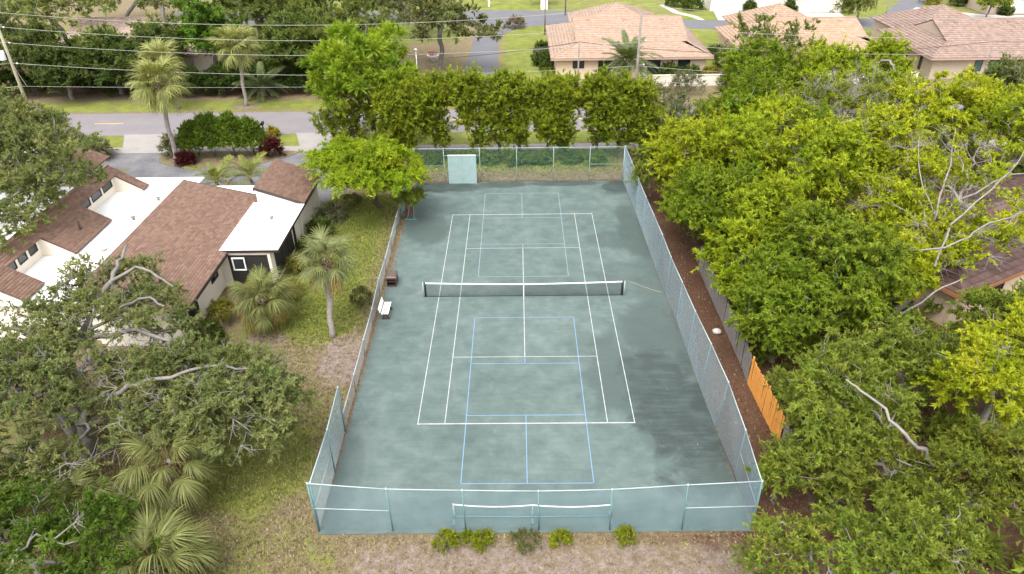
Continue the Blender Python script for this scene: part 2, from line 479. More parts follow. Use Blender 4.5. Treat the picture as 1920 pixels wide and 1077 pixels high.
def cover(X, Y):
    g = np.full(X.shape, 0.30); m = np.zeros_like(g); s = np.zeros_like(g)
    def up_(a, b, k): return np.maximum(a, b * k)
    g = np.maximum(g, 0.95 * soft_box(X, Y, -17, -10.0, -5.0, 16, 1.4))
    g = np.maximum(g, 0.75 * soft_ell(X, Y, -13, -14.5, 3.2, 3.5))
    g = np.maximum(g, 0.46 * soft_box(X, Y, -30, -9, -30, -8, 2))
    g = np.where((X < -8) & (Y < -18), np.maximum(g, 0.42), g)
    g = np.maximum(g, 0.85 * soft_box(X, Y, -9, 9, 20.8, 26, 0.8))
    g = np.maximum(g, 0.75 * soft_box(X, Y, -60, 20, 27.6, 31, 0.3))
    g = np.maximum(g, 0.72 * soft_box(X, Y, -60, 3, 38.2, 42.5, 1))
    g = np.maximum(g, 0.95 * soft_box(X, Y, -2.5, 60, 48, 80, 1.5))
    g = np.maximum(g, 0.62 * soft_box(X, Y, -60, 110, 84, 130, 2))
    g = np.maximum(g, 0.85 * soft_ell(X, Y, -3, 97, 10, 6))
    g = np.maximum(g, 0.9 * soft_box(X, Y, 26, 60, 80, 100, 2))
    g = np.maximum(g, 0.8 * soft_ell(X, Y, -31.5, 24.3, 2.5, 1.6))
    # bare sand
    s = np.maximum(s, 0.75 * soft_ell(X, Y, -10.4, -6.4, 1.5, 2.6))
    s = np.maximum(s, 0.6 * soft_ell(X, Y, -15.4, -4.6, 1.5, 1.2))
    s = np.maximum(s, 0.6 * soft_box(X, Y, -7.5, 9.0, -21.2, -18.9, 0.9))
    s = np.maximum(s, 0.5 * soft_ell(X, Y, 3.5, -21, 5, 1.6))
    s = np.maximum(s, 0.5 * soft_ell(X, Y, -4.5, -20.2, 2.5, 0.9))
    s = np.maximum(s, 0.5 * soft_box(X, Y, -9.0, 9.0, 18.2, 19.8, 0.6))
    s = np.maximum(s, 0.7 * soft_ell(X, Y, -30.9, 39.9, 1.6, 0.9))
    g = np.where(s > 0.4, g * 0.5, g)
    # mulch and leaf litter
    m = np.maximum(m, 1.0 * soft_box(X, Y, 9.2, 12.6, -17.5, 22, 0.5))
    m = np.maximum(m, 0.75 * soft_box(X, Y, 12.2, 48, -30, 28, 1.0))
    m = np.maximum(m, 0.8 * soft_ell(X, Y, 10.8, -18.5, 2.3, 2.6))
    m = np.maximum(m, 0.55 * soft_box(X, Y, 5, 10, -19.6, -18.5, 0.5))
    m = np.maximum(m, 0.6 * soft_box(X, Y, -9.5, -8.9, -18.6, 12, 0.3))
    m = np.maximum(m, 0.75 * soft_box(X, Y, -45, -16, 43.4, 46.5, 1.0))
    m = np.maximum(m, 0.8 * soft_box(X, Y, -70, -22, 45, 66, 2.0))
    m = np.maximum(m, 0.6 * soft_ell(X, Y, -26, 24.6, 5.0, 1.2))
    m = np.maximum(m, 0.6 * soft_ell(X, Y, -40.5, 25.5, 2.6, 2))
    m = np.maximum(m, 0.5 * soft_ell(X, Y, -38, -8, 12, 8))
    m = np.maximum(m, 0.55 * soft_ell(X, Y, -21, -13, 4, 4))
    m = np.maximum(m, 0.6 * soft_ell(X, Y, 11.5, 24, 2.2, 3))
    g = np.where(m > 0.6, g * 0.4, g)
    g = np.maximum(g, 0.8 * soft_box(X, Y, -100, -8, 69, 83, 2))
    g = np.maximum(g, 0.75 * soft_box(X, Y, -100, -8, 46, 52, 2) * (X > -22))
    return np.stack([g, m, s], -1)

def build_ground():
    def axis(a, b, fine, lo, hi, coarse):
        return np.concatenate([np.arange(lo, a, coarse), np.arange(a, b, fine), np.arange(b, hi + coarse, coarse)])
    xs = np.concatenate([[-900, -500, -300, -200], np.arange(-140, -44, 4.0), np.arange(-44, 30, 0.65), np.arange(30, 140, 4.0), [140, 200, 300, 500, 900]])
    ys = np.concatenate([[-500, -200, -100, -60], np.arange(-40, -26, 2.0), np.arange(-26, 50, 0.65), np.arange(50, 140, 3.0), [140, 200, 300, 500, 900]])
    X, Y = np.meshgrid(xs, ys)
    nx, ny = len(xs), len(ys)
    V = np.stack([X.ravel(), Y.ravel(), np.zeros(X.size)], -1)
    i = np.arange(nx * ny).reshape(ny, nx)
    F = np.stack([i[:-1, :-1].ravel(), i[:-1, 1:].ravel(), i[1:, 1:].ravel(), i[1:, :-1].ravel()], -1)
    me = np_mesh("ground", V, F)
    a = me.attributes.new("cover", 'FLOAT_COLOR', 'POINT')
    c = np.ones((len(V), 4), np.float32)
    c[:, :3] = cover(V[:, 0], V[:, 1])
    a.data.foreach_set("color", c.ravel())
    o = link("ground", me, M['ground'])
    o["kind"] = "structure"
build_ground()

# ------------------------------------------------------------------ roads, pavements, drives
sheet("main_road", [(-220, 31.1), (180, 30.7), (180, 37.5), (-220, 38.3)], 0.006, M['road'])
for k in range(-14, 12):
    x0 = -45.4 + k * 12.2
    o = sheet("road_marking", [(x0, 34.55), (x0 + 3.1, 34.55), (x0 + 3.1, 34.68), (x0, 34.68)], 0.010, M['yellow_line'], None, bpy.data.objects["main_road"])
sheet("sidewalk", [(-120, 26.15), (60, 25.6), (60, 27.1), (-120, 27.75)], 0.03, M['concrete'])
sheet("driveway_apron", [(-39.0, 27.5), (-33.6, 27.5), (-34.6, 31.2), (-40.6, 31.2)], 0.014, M['concrete'])
sheet("driveway_apron", [(-21.6, 27.4), (-16.6, 27.4), (-15.8, 31.1), (-22.9, 31.1)], 0.014, M['concrete'])
sheet("driveway", [(-39.2, 26.2), (-39.6, 23.4), (-38.0, 20.5), (-35.5, 17.0), (-34, 12.0), (-18.0, 12.0), (-15.2, 15.5), (-14.2, 20.0), (-14.8, 23.8),
                   (-16.4, 26.1)], 0.010, M['asphalt'])
isl = [(-34.0, 26.2), (-34.3, 24.9), (-33.8, 23.6), (-32.4, 22.6), (-30.5, 22.2), (-28, 22.2), (-25.5, 22.5), (-23.6, 23.3), (-22.2, 24.4), (-20.9, 26.05)]
def planting_bed():
    mb = MB()
    n = len(isl)
    mb.add([(x, y, 0.0) for x, y in isl] + [(x, y, 0.05) for x, y in isl], [tuple(range(n, 2 * n))] + [(i, (i + 1) % n, n + (i + 1) % n, n + i) for i in range(n)])
    o = mb.build("planting_bed", M['ground'])
    V = np.array([v.co for v in o.data.vertices])
    a = o.data.attributes.new("cover", 'FLOAT_COLOR', 'POINT')
    c = np.ones((len(V), 4), np.float32)
    c[:, :3] = cover(V[:, 0], V[:, 1])
    a.data.foreach_set("color", c.ravel())
    o["kind"] = "structure"
planting_bed()
sheet("estate_road", [(-60, 83), (-14, 82), (-7.5, 81), (-6.6, 76), (-6.9, 62), (-7.4, 46.6), (-2.7, 46.6), (-2.9, 62), (-3.0, 70), (-2.2, 74.5), (0.5, 78), (4, 80.2), (9, 80.6),
                      (26, 76.4), (31, 75.6), (56, 74.5), (110, 72.5), (110, 79), (68, 80.5), (64.5, 83.5), (73.5, 97), (86, 116), (80.5, 118), (68.5, 97), (58.5, 82.5),
                      (54, 81.0), (31, 81.9), (26, 82.3), (10, 90.5), (-3, 92), (-60, 93)], 0.008, M['road_far'])
sheet("driveway", [(32.3, 81.9), (38.4, 81.7), (45, 88.6), (33.2, 88.9)], 0.012, M['pale_concrete'])
sheet("driveway", [(46.0, 81.2), (53, 80.9), (53.6, 86.6), (46.5, 86.9)], 0.012, M['pale_concrete'])
sheet("driveway", [(62.5, 83.8), (70, 80.4), (84, 80.0), (84, 82.6), (76, 83.5), (68, 90)], 0.012, M['pale_concrete'])
sheet("driveway", [(46.6, 66), (49.3, 66), (49.8, 75), (46.8, 75)], 0.012, M['pale_concrete'])
sheet("path", [(29.3, 82.2), (30.2, 82.1), (29.6, 85), (27.4, 88.5), (26, 95), (25, 95), (26.2, 88), (28.5, 84.6)], 0.014, M['pale_concrete'])

# ------------------------------------------------------------------ tennis court
def court():
    pts = [(-8.95, -18.62), (9.60, -18.55), (9.50, -12), (9.30, -3), (9.02, 5), (8.98, 12), (8.80, 18.25), (-9.05, 18.2), (-9.15, 8), (-9.1, -2), (-9.0, -12)]
    n = len(pts)
    mb = MB()
    mb.add([(x, y, -0.02) for x, y in pts] + [(x, y, 0.035) for x, y in pts], [tuple(range(n, 2 * n))] + [(i, (i + 1) % n, n + (i + 1) % n, n + i) for i in range(n)])
    o = mb.build("tennis_court", M['court'])
    o["kind"] = "structure"
    k = [0]
    def line(x0, x1, y0, y1, mat, z):
        sheet("court_line", [(x0, y0), (x1, y0), (x1, y1), (x0, y1)], z, mat, None, o)
    W = 'white_line'
    h = 0.023
    L_ = 11.885
    for x in (-5.485, 5.485, -4.115, 4.115): line(x - h, x + h, -L_, L_, M[W], 0.043)
    for y in (-L_, L_): line(-5.515, 5.515, y - 0.038, y + 0.038, M[W], 0.047)
    for y in (-6.4, 6.4): line(-4.085, 4.085, y - h, y + h, M[W], 0.047)
    line(-h, h, -6.37, 6.37, M[W], 0.043)
    for s, B in ((-1, 'blue_line'), (1, 'faded_line')):
        y0, y1, k0, k1 = s * 2.44, s * 15.85, s * 7.01, s * 11.28
        g = 0.022
        for x in (-3.05, 3.05): line(x - g, x + g, min(y0, y1), max(y0, y1), M[B], 0.039)
        for y in (y0, y1, k0, k1): line(-3.02, 3.02, y - g, y + g, M[B], 0.0405)
        line(-g, g, min(k1, y1), max(k1, y1), M[B], 0.039)
        a, b2 = sorted((s * 6.45, k0))
        line(-g, g, a, b2, M[B], 0.039)
court()

# ------------------------------------------------------------------ chain-link fences
def wires(w, h, s=0.062, d=0.0055, top=None):
    """straight diagonal wires both ways inside w x h (x,z); top(x) gives the rail height"""
    V, F = [], []
    tri = np.array([(0, 1), (-0.87, -0.5), (0.87, -0.5)]) * d * 0.5
    segs = []
    n = int((w + h) / s)
    for i in range(1, n):
        c = i * s
        a0 = max(0, c - h); a1 = min(w, c)
        if a1 - a0 < 0.03: continue
        segs.append(((a0, c - a0), (a1, c - a1)))
        segs.append(((w - a0, c - a0), (w - a1, c - a1)))
    A = np.array([p for p, q in segs]); B = np.array([q for p, q in segs])
    if top is not None:
        for P in (A, B): P[:, 1] *= np.array([top(x) for x in P[:, 0]]) / h
    D = B - A
    D /= np.linalg.norm(D, axis=1, keepdims=True)
    Nn = np.stack([-D[:, 1], D[:, 0]], -1)
    vs = []
    for P in (A, B):
        for ty, tn in tri:
            vs.append(np.stack([P[:, 0] + Nn[:, 0] * tn, np.full(len(P), ty), P[:, 1] + Nn[:, 1] * tn], -1))
    V = np.stack(vs, 1).reshape(-1, 3)
    b0 = np.arange(len(A))[:, None, None] * 6
    q = np.array([(0, 1, 4, 3), (1, 2, 5, 4), (2, 0, 3, 5)])[None]
    return V, (b0 + q).reshape(-1, 4)

def fence(name, label, posts, tops, mat_wire, mat_post, mat_rail, mids=(), pr=0.03, s=0.062, d=0.0055, skip=()):
    """posts: base (x,y) list, tops: (x,y,z) list of rail points at each post"""
    root = empty(name, (posts[0][0], posts[0][1], 0), label, "fence", "chain link fences round the court")
    O = Vector(root.location)
    def part(n, mb, mat):
        return mb.build(n, mat, root)
    for i, ((x, y), t) in enumerate(zip(posts, tops)):
        p = MB().tube([(x, y, -0.1), t], pr if 0 < i < len(posts) - 1 else pr * 1.35, 8).build("post", mat_post, root)
        c = MB().lathe([(0.0, 0.07), (0.028, 0.055), (0.045, 0.02), (0.045, -0.03)], t, 8)
        c.build("post_cap", mat_rail, p)
    for i in range(len(posts) - 1):
        a, b = Vector(tops[i]), Vector(tops[i + 1])
        part("top_rail", MB().tube([a, (a + b) / 2 + Vector((0, 0, -0.012)), b], 0.021, 8), mat_rail)
        if i in mids:
            za, zb = a.z * 0.5, b.z * 0.5
            A = Vector((*posts[i], 0)).lerp(a, 0.5); B = Vector((*posts[i + 1], 0)).lerp(b, 0.5)
            part("brace_rail", MB().tube([A, B], 0.018, 8), mat_rail)
        if i in skip: continue
        A0, B0 = Vector((*posts[i], 0)), Vector((*posts[i + 1], 0))
        w = (B0 - A0).length
        V, F = wires(w, 1.0 * (a.z + b.z) / 2, s, d)
        hh = (a.z + b.z) / 2
        fx = (V[:, 0] / w)[:, None]; fz = (V[:, 2] / hh)[:, None]
        lo = np.array(A0) * (1 - fx) + np.array(B0) * fx
        hi = np.array(a) * (1 - fx) + np.array(b) * fx
        ex = np.array((B0 - A0).normalized().cross(Vector((0, 0, 1))))
        bag = 0.03 * np.sin(np.pi * fx) * np.sin(np.pi * fz)      # mesh bellies a little between posts
        P = lo * (1 - fz) + hi * fz + ex[None] * (V[:, 1:2] - 0.03 + bag)
        P[:, 2] += 0.03 * (1 - fz[:, 0])
        o = link("mesh_panel", np_mesh("mesh_panel", P, F), mat_wire, root)
        o["kind"] = "stuff"
    return root

near_x = [-8.95, -5.78, -2.66, 0.46, 3.48, 6.55, 9.52]
near_z = [2.95, 2.60, 2.50, 2.43, 2.50, 2.74, 2.93]
fence("chain_link_fence", "pale blue chain link fence with sagging top rail along the near end of the court",
      [(x, -18.47) for x in near_x], [(x - 0.04, -18.45, z) for x, z in zip(near_x, near_z)], M['wire_blue'], M['fence_blue'], M['fence_rail'], (0, 5))
rp = [(9.52, -18.37), (9.64, -15.31), (9.48, -12.16), (9.39, -9.13), (9.36, -6.0), (9.34, -2.83), (9.21, 0.15), (9.12, 3.1), (9.07, 6.21), (9.03, 9.25), (8.98, 12.4), (8.88, 15.3), (8.78, 18.3)]
rt_ = [(9.49, 2.86), (9.70, 2.74), (9.72, 2.86), (9.59, 2.9), (9.45, 2.82), (9.37, 2.76), (9.25, 2.77), (9.24, 2.78), (9.19, 2.70), (9.10, 2.68), (9.02, 2.72), (8.90, 2.95), (8.76, 3.12)]
fence("chain_link_fence", "long tall pale blue chain link fence beside the red mulch strip", rp, [(x, p[1], z) for (x, z), p in zip(rt_, rp)],
      M['wire_blue'], M['fence_blue'], M['fence_rail'], (0, 11))
bx_ = [8.72, 5.82, 2.73, -0.41, -3.55, -6.6, -9.1]
fence("chain_link_fence", "tall chain link fence across the far end behind the hitting board", [(x, 18.34) for x in bx_], [(x, 18.34, 3.08) for x in bx_],
      M['wire_green'], M['fence_rail'], M['fence_rail'], (0, 5), d=0.0045)
fence("chain_link_fence", "short tall stretch of blue chain link fence at the near left corner", [(-8.95, -18.40), (-8.99, -15.1), (-9.06, -12.4)],
      [(-8.9, -18.40, 2.93), (-8.97, -15.1, 2.74), (-9.03, -12.4, 2.93)], M['wire_blue'], M['fence_blue'], M['fence_rail'], (0,))
lp = [(-9.1, -12.3), (-9.14, -9.3), (-9.2, -6.2), (-9.25, -3.1), (-9.32, 0.0), (-9.4, 3.1), (-9.48, 6.2), (-9.55, 9.3), (-9.58, 11.4)]
fence("low_chain_link_fence", "waist high grey chain link fence along the left side behind the bench", lp,
      [(x + 0.06, y, 1.2 + (0.25 if abs(y) < 0.1 else 0)) for x, y in lp], M['galv'], M['galv'], M['fence_rail'], (), 0.024)
fence("chain_link_fence", "tall blue chain link fence half hidden under the bright poinciana tree", [(-9.5, 11.5), (-9.35, 14.9), (-9.15, 18.25)],
      [(-9.45, 11.5, 3.05), (-9.3, 14.9, 3.05), (-9.12, 18.25, 3.08)], M['wire_blue'], M['fence_blue'], M['fence_rail'], (1,))

# ------------------------------------------------------------------ tennis net, practice net, hitting board
def grid_net(xs, zs_lo, zs_hi, y, nz, d=0.004, s=0.05):
    """vertical and horizontal cords as thin prisms; zs_* functions of x"""
    V, F = [], []
    def seg(a, b):
        n = len(V)
        for p in (a, b):
            for dx, dy in ((0, d), (-0.87 * d, -d / 2), (0.87 * d, -d / 2)):
                V.append((p[0] + dx, p[1] + dy, p[2] + (dx if abs(a[0] - b[0]) > 1e-6 else 0)))
        F.extend([(n, n + 1, n + 4, n + 3), (n + 1, n + 2, n + 5, n + 4), (n + 2, n, n + 3, n + 5)])
    x = xs[0]
    while x <= xs[1]:
        seg((x, y, zs_lo(x)), (x, y, zs_hi(x)))
        x += s
    for j in range(nz + 1):
        t = j / nz
        m = 16
        for i in range(m):
            xa, xb = xs[0] + (xs[1] - xs[0]) * i / m, xs[0] + (xs[1] - xs[0]) * (i + 1) / m
            seg((xa, y, zs_lo(xa) * (1 - t) + zs_hi(xa) * t), (xb, y, zs_lo(xb) * (1 - t) + zs_hi(xb) * t))
    return np_mesh("net_mesh", V, F)

def tennis_net():
    root = empty("tennis_net", (0, 0, 0.035), "full width black tennis net with white top tape across the court middle", "net")
    z0 = 0.035
    hi = lambda x: z0 + 0.93 + 0.13 * (abs(x) / 6.4) ** 1.6
    lo = lambda x: z0 + 0.03
    for sx in (-1, 1):
        p = MB().tube([(sx * 6.36, 0, z0 - 0.05), (sx * 6.36, 0, z0 + 1.09)], 0.045, 10).build("post", M['black'], root)
        MB().tube([(sx * 6.47, 0, z0 - 0.03), (sx * 6.47, 0, z0 + 1.09)], 0.03, 8).build("winch_post", M['fence_rail'], p)
    xs = np.linspace(-6.3, 6.3, 25)
    mb = MB()
    vs, fs = [], []
    for i, x in enumerate(xs):
        h = hi(x)
        vs += [(x, -0.016, h - 0.06), (x, -0.016, h + 0.015), (x, 0.016, h + 0.015), (x, 0.016, h - 0.06)]
        if i: fs += [(4 * i - 4 + k, 4 * i - 4 + (k + 1) % 4, 4 * i + (k + 1) % 4, 4 * i + k) for k in range(4)]
    mb.add(vs, fs)
    mb.build("top_tape", M['white_paint'], root)
    MB().box(-0.028, 0.028, -0.02, 0.02, z0, hi(0) - 0.05).build("centre_strap", M['white_paint'], root)
    MB().tube([(x, 0, z0 + 0.03) for x in (-6.3, -3, 0, 3, 6.3)], 0.018, 6).build("bottom_cord", M['net'], root)
    for sx in (-1, 1):
        MB().box(sx * 6.29 - 0.025, sx * 6.29 + 0.025, -0.012, 0.012, z0 + 0.05, z0 + 1.0).build("side_tape", M['black'], root)
    o = link("net_mesh", grid_net((-6.28, 6.28), lo, lambda x: hi(x) - 0.055, 0, 20, 0.0034, 0.048), M['net'], root)
    o["kind"] = "stuff"
tennis_net()

def practice_net():
    root = empty("portable_net", (0.2, -17.9, 0.035), "low portable net with white frame leaning inside the near fence", "net")
    z0, y = 0.035, -17.85
    xa, xm, xb = -3.2, 0.2, 3.58
    def hi(x):
        a, b_ = (xa, xm) if x < xm else (xm, xb)
        t = (x - a) / (b_ - a)
        return z0 + 0.93 - 0.14 * 4 * t * (1 - t) * 0.9 - (0.07 if x > xm else 0.07 * t if x < xm else 0.07)
    for x in (xa, xm, xb):
        p = MB().tube([(x, y, z0), (x, y, z0 + (0.98 if x != xm else 0.88))], 0.035 if x != xm else 0.022, 8).build("post", M['fence_rail'], root)
        MB().box(x - 0.04, x + 0.04, y - 0.35, y + 0.35, z0, z0 + 0.05).build("foot", M['fence_blue'], p)
    xs = np.linspace(xa, xb, 33)
    MB().tube([(x, y, hi(x)) for x in xs], 0.028, 6).build("top_tape", M['white_paint'], root)
    MB().tube([(xa, y, z0 + 0.17), (xm, y, z0 + 0.13), (xb, y, z0 + 0.15)], 0.026, 6).build("base_bar", plain("pale_teal_bar", (0.14, 0.34, 0.31), 0.5, 0.1), root)
    o = link("net_mesh", grid_net((xa, xb), lambda x: z0 + 0.17, hi, y, 14, 0.0018, 0.06), M['wire_blue'], root)
    o["kind"] = "stuff"
practice_net()

def hitting_board():
    root = empty("hitting_board", (-5.0, 18.0, 0), "pale teal practice hitting board with a white net line at the far fence", "board")
    for x0, x1 in ((-6.24, -5.045), (-5.035, -3.84)):
        MB().box(x0, x1, 17.97, 18.02, 0.04, 2.58).build("panel", M['hitboard'], root)
    MB().box(-6.24, -3.84, 17.962, 17.967, 0.92, 0.97).build("net_line", M['white_line'], root)
    MB().box(-6.24, -3.84, 17.95, 18.04, 2.583, 2.62).build("top_cap", M['white_paint'], root)
    for x in (-6.1, -5.04, -3.98):
        MB().bar((x, 18.08, 0), (x, 18.08, 2.56), 0.09).build("stud", M['board_grey'], root)
    MB().bar((-6.6, 18.16, 2.5), (-3.5, 18.16, 2.5), 0.06).build("support_rail", M['fence_blue'], root)
hitting_board()

# ------------------------------------------------------------------ bench, bin, stand, rope, rock
def bench():
    root = empty("park_bench", (-8.75, -2.0, 0.035), "brown bench with white slats by the low fence", "bench")
    z = 0.035
    ya, yb = -2.62, -1.28
    for i, x in enumerate((-8.72, -8.56, -8.40)):
        MB().box(x - 0.055, x + 0.055, ya, yb, z + 0.44, z + 0.48).build("seat_slat", M['white_paint'], root)
    Mx = Matrix.Translation((-8.83, 0, z + 0.50)) @ Matrix.Rotation(R(-14), 4, 'Y')
    for h in (0.04, 0.21):
        MB().box(-0.02, 0.02, ya, yb, h, h + 0.145, Mx).build("back_slat", M['white_paint'], root)
    for y in (ya + 0.14, yb - 0.14):
        mb = MB()
        mb.box(-8.80, -8.34, y - 0.04, y + 0.04, z + 0.36, z + 0.437)
        mb.bar((-8.74, y, z), (-8.60, y, z + 0.37), 0.09, 0.10)
        mb.bar((-8.36, y, z), (-8.52, y, z + 0.37), 0.09, 0.10)
        mb.box(-8.82, -8.30, y - 0.04, y + 0.04, z, z + 0.06)
        mb.bar((-8.80, y, z + 0.40), (-8.97, y, z + 0.86), 0.08, 0.06)
        mb.build("support", M['brown_plastic'], root)
bench()

def bin_box():
    root = empty("storage_bin", (-8.75, 1.6, 0.035), "dark brown plastic bin with sloping lid against the low fence", "bin")
    z = 0.035
    x0, x1, y0, y1 = -9.05, -8.42, 1.28, 2.15
    for xa, xb, ya, yb in ((x0, x1, y1 - 0.04, y1), (x0, x0 + 0.04, y0, y1 - 0.042), (x1 - 0.04, x1, y0, y1 - 0.042)):
        MB().box(xa, xb, ya, yb, z, z + 0.68).build("side_panel", M['brown_plastic'], root)
    MB().box(x0 + 0.045, x1 - 0.045, y0, y1 - 0.045, z + 0.02, z + 0.06).build("base", M['brown_plastic'], root)
    MB().box(x0 + 0.045, x1 - 0.045, y0 + 0.01, y1 - 0.045, z + 0.33, z + 0.37).build("shelf", M['brown_plastic'], root)
    MB().box(x0 + 0.045, x1 - 0.045, y0 + 0.01, y0 + 0.04, z + 0.50, z + 0.675).build("front_panel", M['brown_plastic'], root)
    lid = MB()
    lid.add([(x0 - 0.04, y0 - 0.05, z + 0.685), (x1 + 0.04, y0 - 0.05, z + 0.685), (x1 + 0.04, y1 + 0.04, z + 0.685), (x0 - 0.04, y1 + 0.04, z + 0.685),
             (x0 + 0.03, y0 + 0.03, z + 0.78), (x1 - 0.05, y0 + 0.03, z + 0.76), (x1 - 0.05, y1 - 0.03, z + 0.76), (x0 + 0.03, y1 - 0.03, z + 0.78)],
            [(3, 2, 1, 0), (4, 5, 6, 7), (0, 1, 5, 4), (1, 2, 6, 5), (2, 3, 7, 6), (3, 0, 4, 7)])
    lid.build("lid", plain("weathered_brown_lid", (0.13, 0.085, 0.075), 0.45, 0.2, 4), root)
bin_box()

def folded_stand():
    root = empty("folded_stand", (-8.9, 11.2, 0.035), "folded rusty stand on a teal foot under the poinciana tree", "stand")
    z = 0.035
    MB().box(-9.15, -8.25, 11.1, 11.18, z, z + 0.07).build("foot", M['teal'], root)
    MB().box(-9.0, -8.4, 11.45, 11.53, z, z + 0.07).build("foot", M['teal'], root)
    MB().bar((-8.95, 11.14, z + 0.07), (-8.62, 11.35, z + 1.5), 0.05).build("leg", M['galv'], root)
    MB().bar((-8.45, 11.14, z + 0.07), (-8.40, 11.35, z + 1.5), 0.05).build("leg", M['galv'], root)
    MB().add([(-8.95, 11.2, z + 0.1), (-8.48, 11.2, z + 0.1), (-8.42, 11.37, z + 1.2), (-8.72, 11.37, z + 1.2),
              (-8.95, 11.24, z + 0.1), (-8.48, 11.24, z + 0.1), (-8.42, 11.41, z + 1.2), (-8.72, 11.41, z + 1.2)],
             [(0, 1, 2, 3), (7, 6, 5, 4), (0, 4, 5, 1), (1, 5, 6, 2), (2, 6, 7, 3), (3, 7, 4, 0)]).build("panel", M['rust'], root)
folded_stand()
_rp = [(6.95, 1.75, 0.05), (7.4, 1.4, 0.05), (7.9, 0.98, 0.05), (8.4, 0.62, 0.05), (8.8, 0.36, 0.05), (9.05, 0.22, 0.08)]
tag(MB().tube(_rp, 0.018, 6).build("rope", M['rope']), "tan rope stretched on the court from net post towards the right fence", "rope")

def boulder(name, label, c, r, seed, mat, group=None):
    rng = np.random.default_rng(seed)
    vs, fs = [], []
    nu, nv = 12, 8
    for j in range(nv + 1):
        ph = math.pi * j / nv
        for i in range(nu):
            th = 2 * math.pi * i / nu
            k = 1 + (rng.normal(0, 0.07) if 0 < j < nv else 0)
            vs.append((c[0] + r[0] * k * math.sin(ph) * math.cos(th), c[1] + r[1] * k * math.sin(ph) * math.sin(th), c[2] + r[2] * (0.75 + k * math.cos(ph))))
    for j in range(nv):
        for i in range(nu):
            fs.append((j * nu + (i + 1) % nu, j * nu + i, (j + 1) * nu + i, (j + 1) * nu + (i + 1) % nu))
    return tag(MB().add(vs, fs, True).build(name, mat), label, "rock", group)
boulder("rock", "single pale boulder on the red mulch strip", (11.45, -4.2, 0), (0.27, 0.24, 0.17), 3, M['rock'])

# ------------------------------------------------------------------ wooden fence
def wooden_fence(name, label, a, b, h, mat, seed, bw=0.14, lean=0.0):
    rng = np.random.default_rng(seed)
    A, B = Vector((*a, 0)), Vector((*b, 0))
    root = empty(name, a + (0,), label, "fence", "wooden fence panels beside the mulch strip")
    d = (B - A).normalized()
    nrm = Vector((0, 0, 1)).cross(d)
    Ln = (B - A).length
    n = int(Ln / bw)
    mesh = MB().box(-bw / 2 + 0.004, bw / 2 - 0.004, -0.01, 0.01, 0.02, h).add([], []).mesh("board")
    mesh.materials.append(mat)
    ang = math.atan2(d.y, d.x)
    for i in range(n):
        p = A + d * ((i + 0.5) * bw)
        o = bpy.data.objects.new("board", mesh)
        COL.objects.link(o)
        o.parent = root
        o.matrix_parent_inverse = wm(root).inverted()
        o.location = p + nrm * rng.normal(0, 0.006)
        o.rotation_euler = (rng.normal(lean, 0.012), rng.normal(0, 0.008), ang)
        o.scale = (1, 1, 1 + rng.normal(0, 0.012))
    for z in (0.35, 1.45):
        MB().bar(A + Vector((0, 0, z)) + nrm * 0.045, B + Vector((0, 0, z)) + nrm * 0.045, 0.04, 0.09).build("rail", mat, root)
    k = max(1, round(Ln / 2.4))
    for i in range(k + 1):
        p = A.lerp(B, i / k) + nrm * 0.11
        MB().bar(p, p + Vector((0, 0, h - 0.05)), 0.09).build("post", mat, root)
wooden_fence("wooden_fence", "weathered grey board fence running far back beside the mulch strip", (12.0, 3.4), (12.05, -7.3), 1.78, M['board_grey'], 1)
wooden_fence("wooden_fence", "short weathered grey board panel next to the orange fence panels", (12.05, -7.34), (12.0, -8.75), 1.74, M['board_grey'], 2)
wooden_fence("wooden_fence", "new orange cedar fence panel nearest the weathered grey boards", (11.98, -8.8), (12.08, -11.2), 1.82, M['board_new'], 3)
wooden_fence("wooden_fence", "new orange cedar fence panel farther down touching the green tree", (12.08, -11.24), (12.2, -13.6), 1.80, M['board_new'], 4)
wooden_fence("wooden_fence", "grey board fence past the orange panels mostly under the tree", (12.2, -13.65), (12.3, -15.2), 1.75, M['board_grey'], 5)

